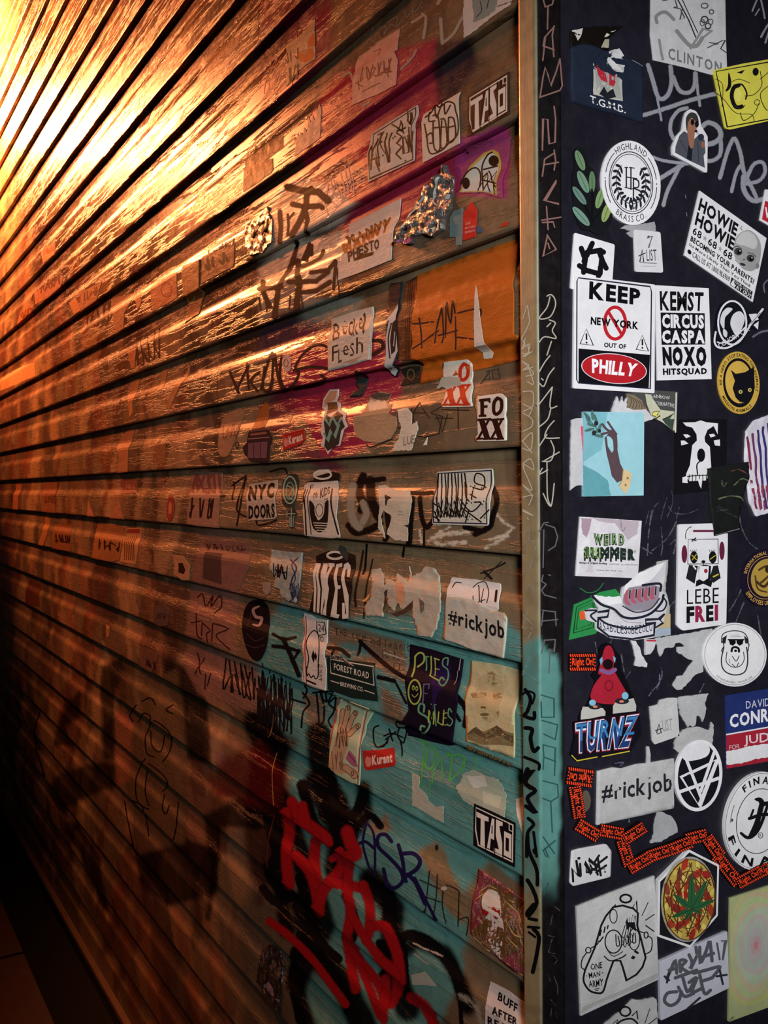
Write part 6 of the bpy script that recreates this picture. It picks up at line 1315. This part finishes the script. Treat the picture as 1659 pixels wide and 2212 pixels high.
part('sunglasses', 'red heart-shaped sunglasses'); pol('1290 520 1310 515 1322 530 1332 520 1338 545 1320 580 1300 560', '8a1c1c', sm=True); pol('1350 532 1370 525 1382 545 1398 540 1398 570 1378 598 1358 570', '8a1c1c', sm=True); lin_('1290 515 1340 530', 5, 'b08a70'); lin_('1345 528 1398 535', 5, 'b08a70')
part('highlight'); 
for q in ('1290 430 1330 400', '1340 385 1350 410 1440 440', '1420 480 1500 560 1515 610', '1430 600 1480 680 1530 700', '1250 700 1340 780', '1440 850 1530 920', '1260 480 1300 450', '1410 450 1480 500', '1440 700 1500 760', '1270 590 1300 620', '1500 660 1535 760'): lin_(q, 5, 'b99a5c', True)
s_('white label reading BUFF AFTER in heavy black letters, cut by the bottom edge', '1338 958 1440 1010 1548 1092 1548 1400 1310 1400 1312 1100', 'cfccc4', lvl=2, jg=.2)
part('lettering'); txt('BUFF', '1388 1015 1498 1090 1494 1140 1380 1062', '18161a', .04, .06); txt('AFTER', '1350 1095 1498 1170 1496 1215 1350 1145', '18161a', .04, .06); txt('READ', '1325 1155 1480 1230 1480 1275 1325 1200', '18161a', .04, .06)
Z('L6')
s_('dark peeled sticker with a torn pale foot at the shadowed bottom of the wall', '1520 770 1570 740 1620 770 1645 860 1630 960 1622 1050 1620 1145 1590 1110 1530 1060 1520 980 1490 960 1500 860', '1c1614', m='foil', lvl=2, jg=.5, lift=.002)
part('torn_edge'); pol('1520 985 1560 955 1580 980 1590 1050 1622 1060 1620 1140 1580 1100 1535 1050', '8f8186', jg=.8)

# ---- the warmly lit far part of the wall
def far(lab, tile, shape, col, ink=None, n=4, w=7, sl=-.4, seed=1, box_=None, name='sticker', cat='sticker', **k):
    Z(tile); s_(lab, shape, col, name=name, cat=cat, **k)
    if ink:
        p = pts(shape); xs = [a for a, _ in p]; ys = [b for _, b in p]; b = box_ or (min(xs)+.15*(max(xs)-min(xs)), min(ys)+.4*(max(ys)-min(ys)), max(xs)-.15*(max(xs)-min(xs)), max(ys)-.35*(max(ys)-min(ys)))
        part('scrawl'); scrib(*b, n, w, ink, seed, sl=sl)
far('wrinkled dark glossy sticker with scrawled letters left of the pale ghosted patch', 'L2', '1430 240 1480 190 1555 125 1578 200 1580 330 1530 390 1450 410 1420 350', '6a4a38', '1c120f', 5, 12, -.35, 3, m='foil', lift=.003, lvl=1)
far('square brown sticker with bold dark letters on a lit board', 'L2', '1175 410 1280 370 1358 345 1352 470 1270 510 1165 570', '6a3e26', '24130d', 4, 16, -.4, 4, lvl=1)
far('tall amber sticker bridging two boards at the board joint', 'L2', '1062 465 1120 445 1158 430 1155 600 1150 745 1110 770 1070 800 1064 640', '9a6a38', None, name='sticker', lvl=3, curl=.002)
part('emblem'); rng(1105, 640, 22, 40, 9, 'c9a06a', 90, 330); lin_('1075 700 1145 680', 5, '6a4424')
far('orange-tan square sticker left of the tall amber one', 'L2', '885 560 960 530 1025 505 1025 650 960 690 880 720', 'b0663c', None, lvl=1)
part('faded_mark'); rng(965, 605, 30, 42, 7, '9a5632')
far('small loop-shaped pale sticker at mid board', 'L2', '790 620 812 612 818 660 810 700 790 705', 'c48a5c', None, lvl=1, sm=True)
far('tan slab of faded paper at the lip left of the loop sticker', 'L2', '640 660 700 640 790 620 720 740 715 830 670 860', '9c7048', None, lvl=1, jg=.4)
far('pale paste-up with dripping dark letters on the recessed board', 'L3', '1100 645 1200 640 1285 645 1270 800 1268 965 1160 955 1080 942 1095 800', '9a7a66', '2a1814', 4, 10, .05, 8, box_=(1100, 790, 1260, 900), lvl=1)
part('faded_mark'); scrib(1110, 660, 1270, 760, 5, 14, '7a4a40', 9)
far('orange triangular sticker above the dark robot-like drawing', 'L3', '1535 228 1555 260 1530 380 1490 395 1455 395 1480 340', '9c5a28', None, lvl=1, m='print')
far('dark purple cut-out of a boxy hooded head under the orange triangle', 'L3', '1445 400 1530 385 1555 400 1575 450 1560 500 1560 592 1450 580 1418 540 1405 500 1430 470', '2c1c24', None, lvl=2, m='print')
part('drawing'); pol('1440 475 1550 465 1545 560 1435 560', '6a4c58'); lin_('1455 425 1540 415', 12, '8a5a4a'); lin_('1440 450 1560 440', 6, '8a6a60'); lin_('1470 480 1470 560', 4, '2c1c24'); lin_('1510 475 1510 560', 4, '2c1c24'); rng(1375, 487, 8, 18, 6, '241618')
far('long oval pale sticker standing on the glinting ridge', 'L3', '1290 330 1340 290 1385 270 1410 300 1380 400 1350 480 1320 545 1280 550 1262 500 1268 420', '9c7a5c', '7a4c34', 3, 6, -.2, 12, sm=True, lvl=1)
far('curved tan vertical strip wrapping the ridge at a board joint', 'L3', '740 400 780 395 765 450 745 500 740 640 680 648 690 560 680 490 700 440', 'a07450', None, name='paper_strip', cat='paper scrap', lvl=1)
far('pale torn arch left of the vertical scratches', 'L3', '760 110 815 100 790 180 765 240 770 300 750 330 740 250 742 190', 'a8794c', None, lvl=1, jg=.4, name='paper_scrap', cat='paper scrap')
far('pale slanted paper bar crossing a ridge', 'L3', '1100 20 1095 70 1020 190 985 270 965 260 990 180', 'b08052', None, name='paper_strip', cat='paper scrap', lvl=1)
far('pale upright paper bar left of the slanted bar', 'L3', '940 40 975 30 955 120 935 170 910 165 930 100', 'a87a50', None, name='paper_strip', cat='paper scrap', lvl=1)
far('round orange-rimmed sticker on the shaded recess', 'L3', '985 770 1005 800 1012 850 1000 905 980 925 965 890 970 820', '8a3a28', None, sm=True, lvl=1)
part('disc'); pol('985 810 995 840 990 880 978 880 976 840', 'b5785a', sm=True)
far('pale triangle of paper pointing up on the shaded recess', 'L3', '690 795 720 915 645 912', 'a5765a', None, lvl=1, name='paper_scrap', cat='paper scrap')
far('smaller pale wedge left of the pointing triangle', 'L3', '510 810 555 902 515 900', 'a5765a', None, lvl=1, name='paper_scrap', cat='paper scrap')
far('faded striped ticket sticker with thin vertical bars on the lower ridge', 'L3', '735 965 815 962 800 1080 785 1175 695 1160 715 1060', 'b58a5c', None, lvl=1)
part('bars'); [lin_([(735+i*11, 1015), (722+i*11, 1150)], 4, '4a2c1a') for i in range(6)]; pol('738 972 812 970 808 995 732 992', '8a3a28')
far('torn sticker with dark doodles left of the striped ticket', 'L3', '565 940 640 945 720 960 705 1060 690 1150 640 1160 530 1140 545 1040', '94683f', '2c1a10', 5, 7, .15, 14, lvl=1, jg=.5)
far('narrow striped pale sticker at the left end of the lower ridge', 'L3', '260 905 290 910 275 1000 262 1080 235 1070 245 990', '9c6c44', None, lvl=1, name='paper_strip', cat='paper scrap')
far('dark-lettered patch on the lower ridge near the left edge', 'L3', '320 940 420 945 415 1100 310 1085', '7d5434', '28160e', 5, 8, .1, 15, lvl=1)
far('pale outlined letter D shape at the edge of the lit ridge', 'L4', '1000 100 1060 110 1100 165 1095 250 1060 252 1005 215 1012 160', 'a88462', None, lvl=2, jg=.6, name='sticker')
part('cut_out'); pol('1035 150 1060 150 1075 190 1065 215 1035 205', '2c1a14', jg=.5)
far('pinkish faded poster with a grey square in the dim zone', 'L4', '1180 20 1320 25 1450 40 1440 180 1380 310 1250 290 1110 250 1140 120', '7c5c50', None, lvl=1)
part('square'); pol('1190 85 1290 95 1285 275 1175 240', '4a3834'); part('lettering'); scrib(1195, 40, 1290, 75, 4, 5, '3a201a', 17); scrib(1310, 50, 1430, 80, 4, 4, '3a201a', 18)
far('small white mask-like scrap above the shadow line', 'L4', '1520 262 1560 260 1565 310 1545 335 1525 320', '9a8478', None, lvl=1, jg=.5, name='paper_scrap', cat='paper scrap')
far('thin pale shard on the dim ridge', 'L4', '615 505 635 520 632 570 620 588 612 550', 'a47858', None, lvl=1, name='paper_scrap', cat='paper scrap', jg=.4)
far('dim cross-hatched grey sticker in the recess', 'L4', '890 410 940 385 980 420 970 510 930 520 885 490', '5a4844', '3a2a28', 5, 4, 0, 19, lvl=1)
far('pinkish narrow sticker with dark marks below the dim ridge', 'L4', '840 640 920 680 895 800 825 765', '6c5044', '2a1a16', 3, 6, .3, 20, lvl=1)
far('orange-lit label with cream slab letters on the glossy upper board', 'L1', '1410 975 1500 940 1578 915 1580 985 1500 1050 1408 1110', '9a6a3a', None, lvl=1)
part('lettering', 'cream letters'); txt('nita', '1425 1015 1572 935 1572 1000 1425 1090', 'f0d8a0', .07, .06)
far('faint scratched word on the broad lit board', 'L1', '1190 330 1290 270 1390 195 1380 260 1290 350 1200 420', '8a5c38', 'b58a5c', 6, 4, -.6, 25, lvl=0)
far('amber ring-marked label at a dark recess', 'L1', '790 690 850 640 872 655 850 710 800 745', '7a4a28', None, lvl=1)
part('ring'); rng(845, 665, 22, 22, 5, 'b5824e', 270, 450)
far('dark square paper with worn letters on the glossy ridge', 'L1', '1420 920 1540 830 1640 770 1640 850 1540 930 1425 985', '6a4428', '3a2414', 5, 8, -.6, 26, lvl=0)
far('faded tan label with letters on the orange left boards', 'L2', '240 370 320 330 325 400 250 450', 'a8703c', '8a5028', 5, 5, -.5, 27, lvl=1)
far('darker orange label one board below the faded tan label', 'L2', '200 620 290 570 370 520 365 600 290 650 205 690', '8a5630', '5a3018', 7, 7, -.5, 28, lvl=1)
far('slanted pale bar one board above the bottom left glint', 'L2', '400 680 440 650 470 720 430 750', 'b07848', None, lvl=1, name='paper_strip', cat='paper scrap')
far('square faded sticker beside the slanted pale bar', 'L2', '470 620 590 555 580 680 465 735', '94623a', '6a3c22', 4, 8, -.5, 29, lvl=1)
far('dark letters on a rust-coloured label at the far left', 'L2', '120 730 200 680 190 770 110 830', '8f5a30', '5f3418', 5, 7, -.6, 30, lvl=1)
far('pale worn patch glittering at the far left edge', 'L2', '0 1120 100 1060 200 1020 205 1100 100 1150 0 1190', 'c09060', None, lvl=0, jg=1)
far('tan letter-like cut-outs V and bar on the middle left board', 'L2', '740 960 790 940 780 1060 760 1060', 'a0683c', None, lvl=1, name='paper_strip', cat='paper scrap')
far('dim brown sticker far left in the shaded corner of the ridge', 'L3', '250 700 330 700 325 880 245 870', '7a5238', '5a3626', 4, 7, 0, 33, lvl=1)
far('pale tall strip on the recess at the far left', 'L3', '95 710 125 712 115 865 85 862', '9c6a44', None, lvl=0, name='paper_strip', cat='paper scrap')
far('reddish faded sticker with scribbles on the recess', 'L3', '700 685 790 680 785 760 700 765', '84503c', 'b07a60', 4, 4, 0, 35, lvl=0)
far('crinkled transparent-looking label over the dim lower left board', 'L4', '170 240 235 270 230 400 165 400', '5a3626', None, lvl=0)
far('faint pale rectangle beside the long oval sticker', 'L3', '905 480 960 470 955 590 900 600', '8a623f', None, lvl=0)
flush()
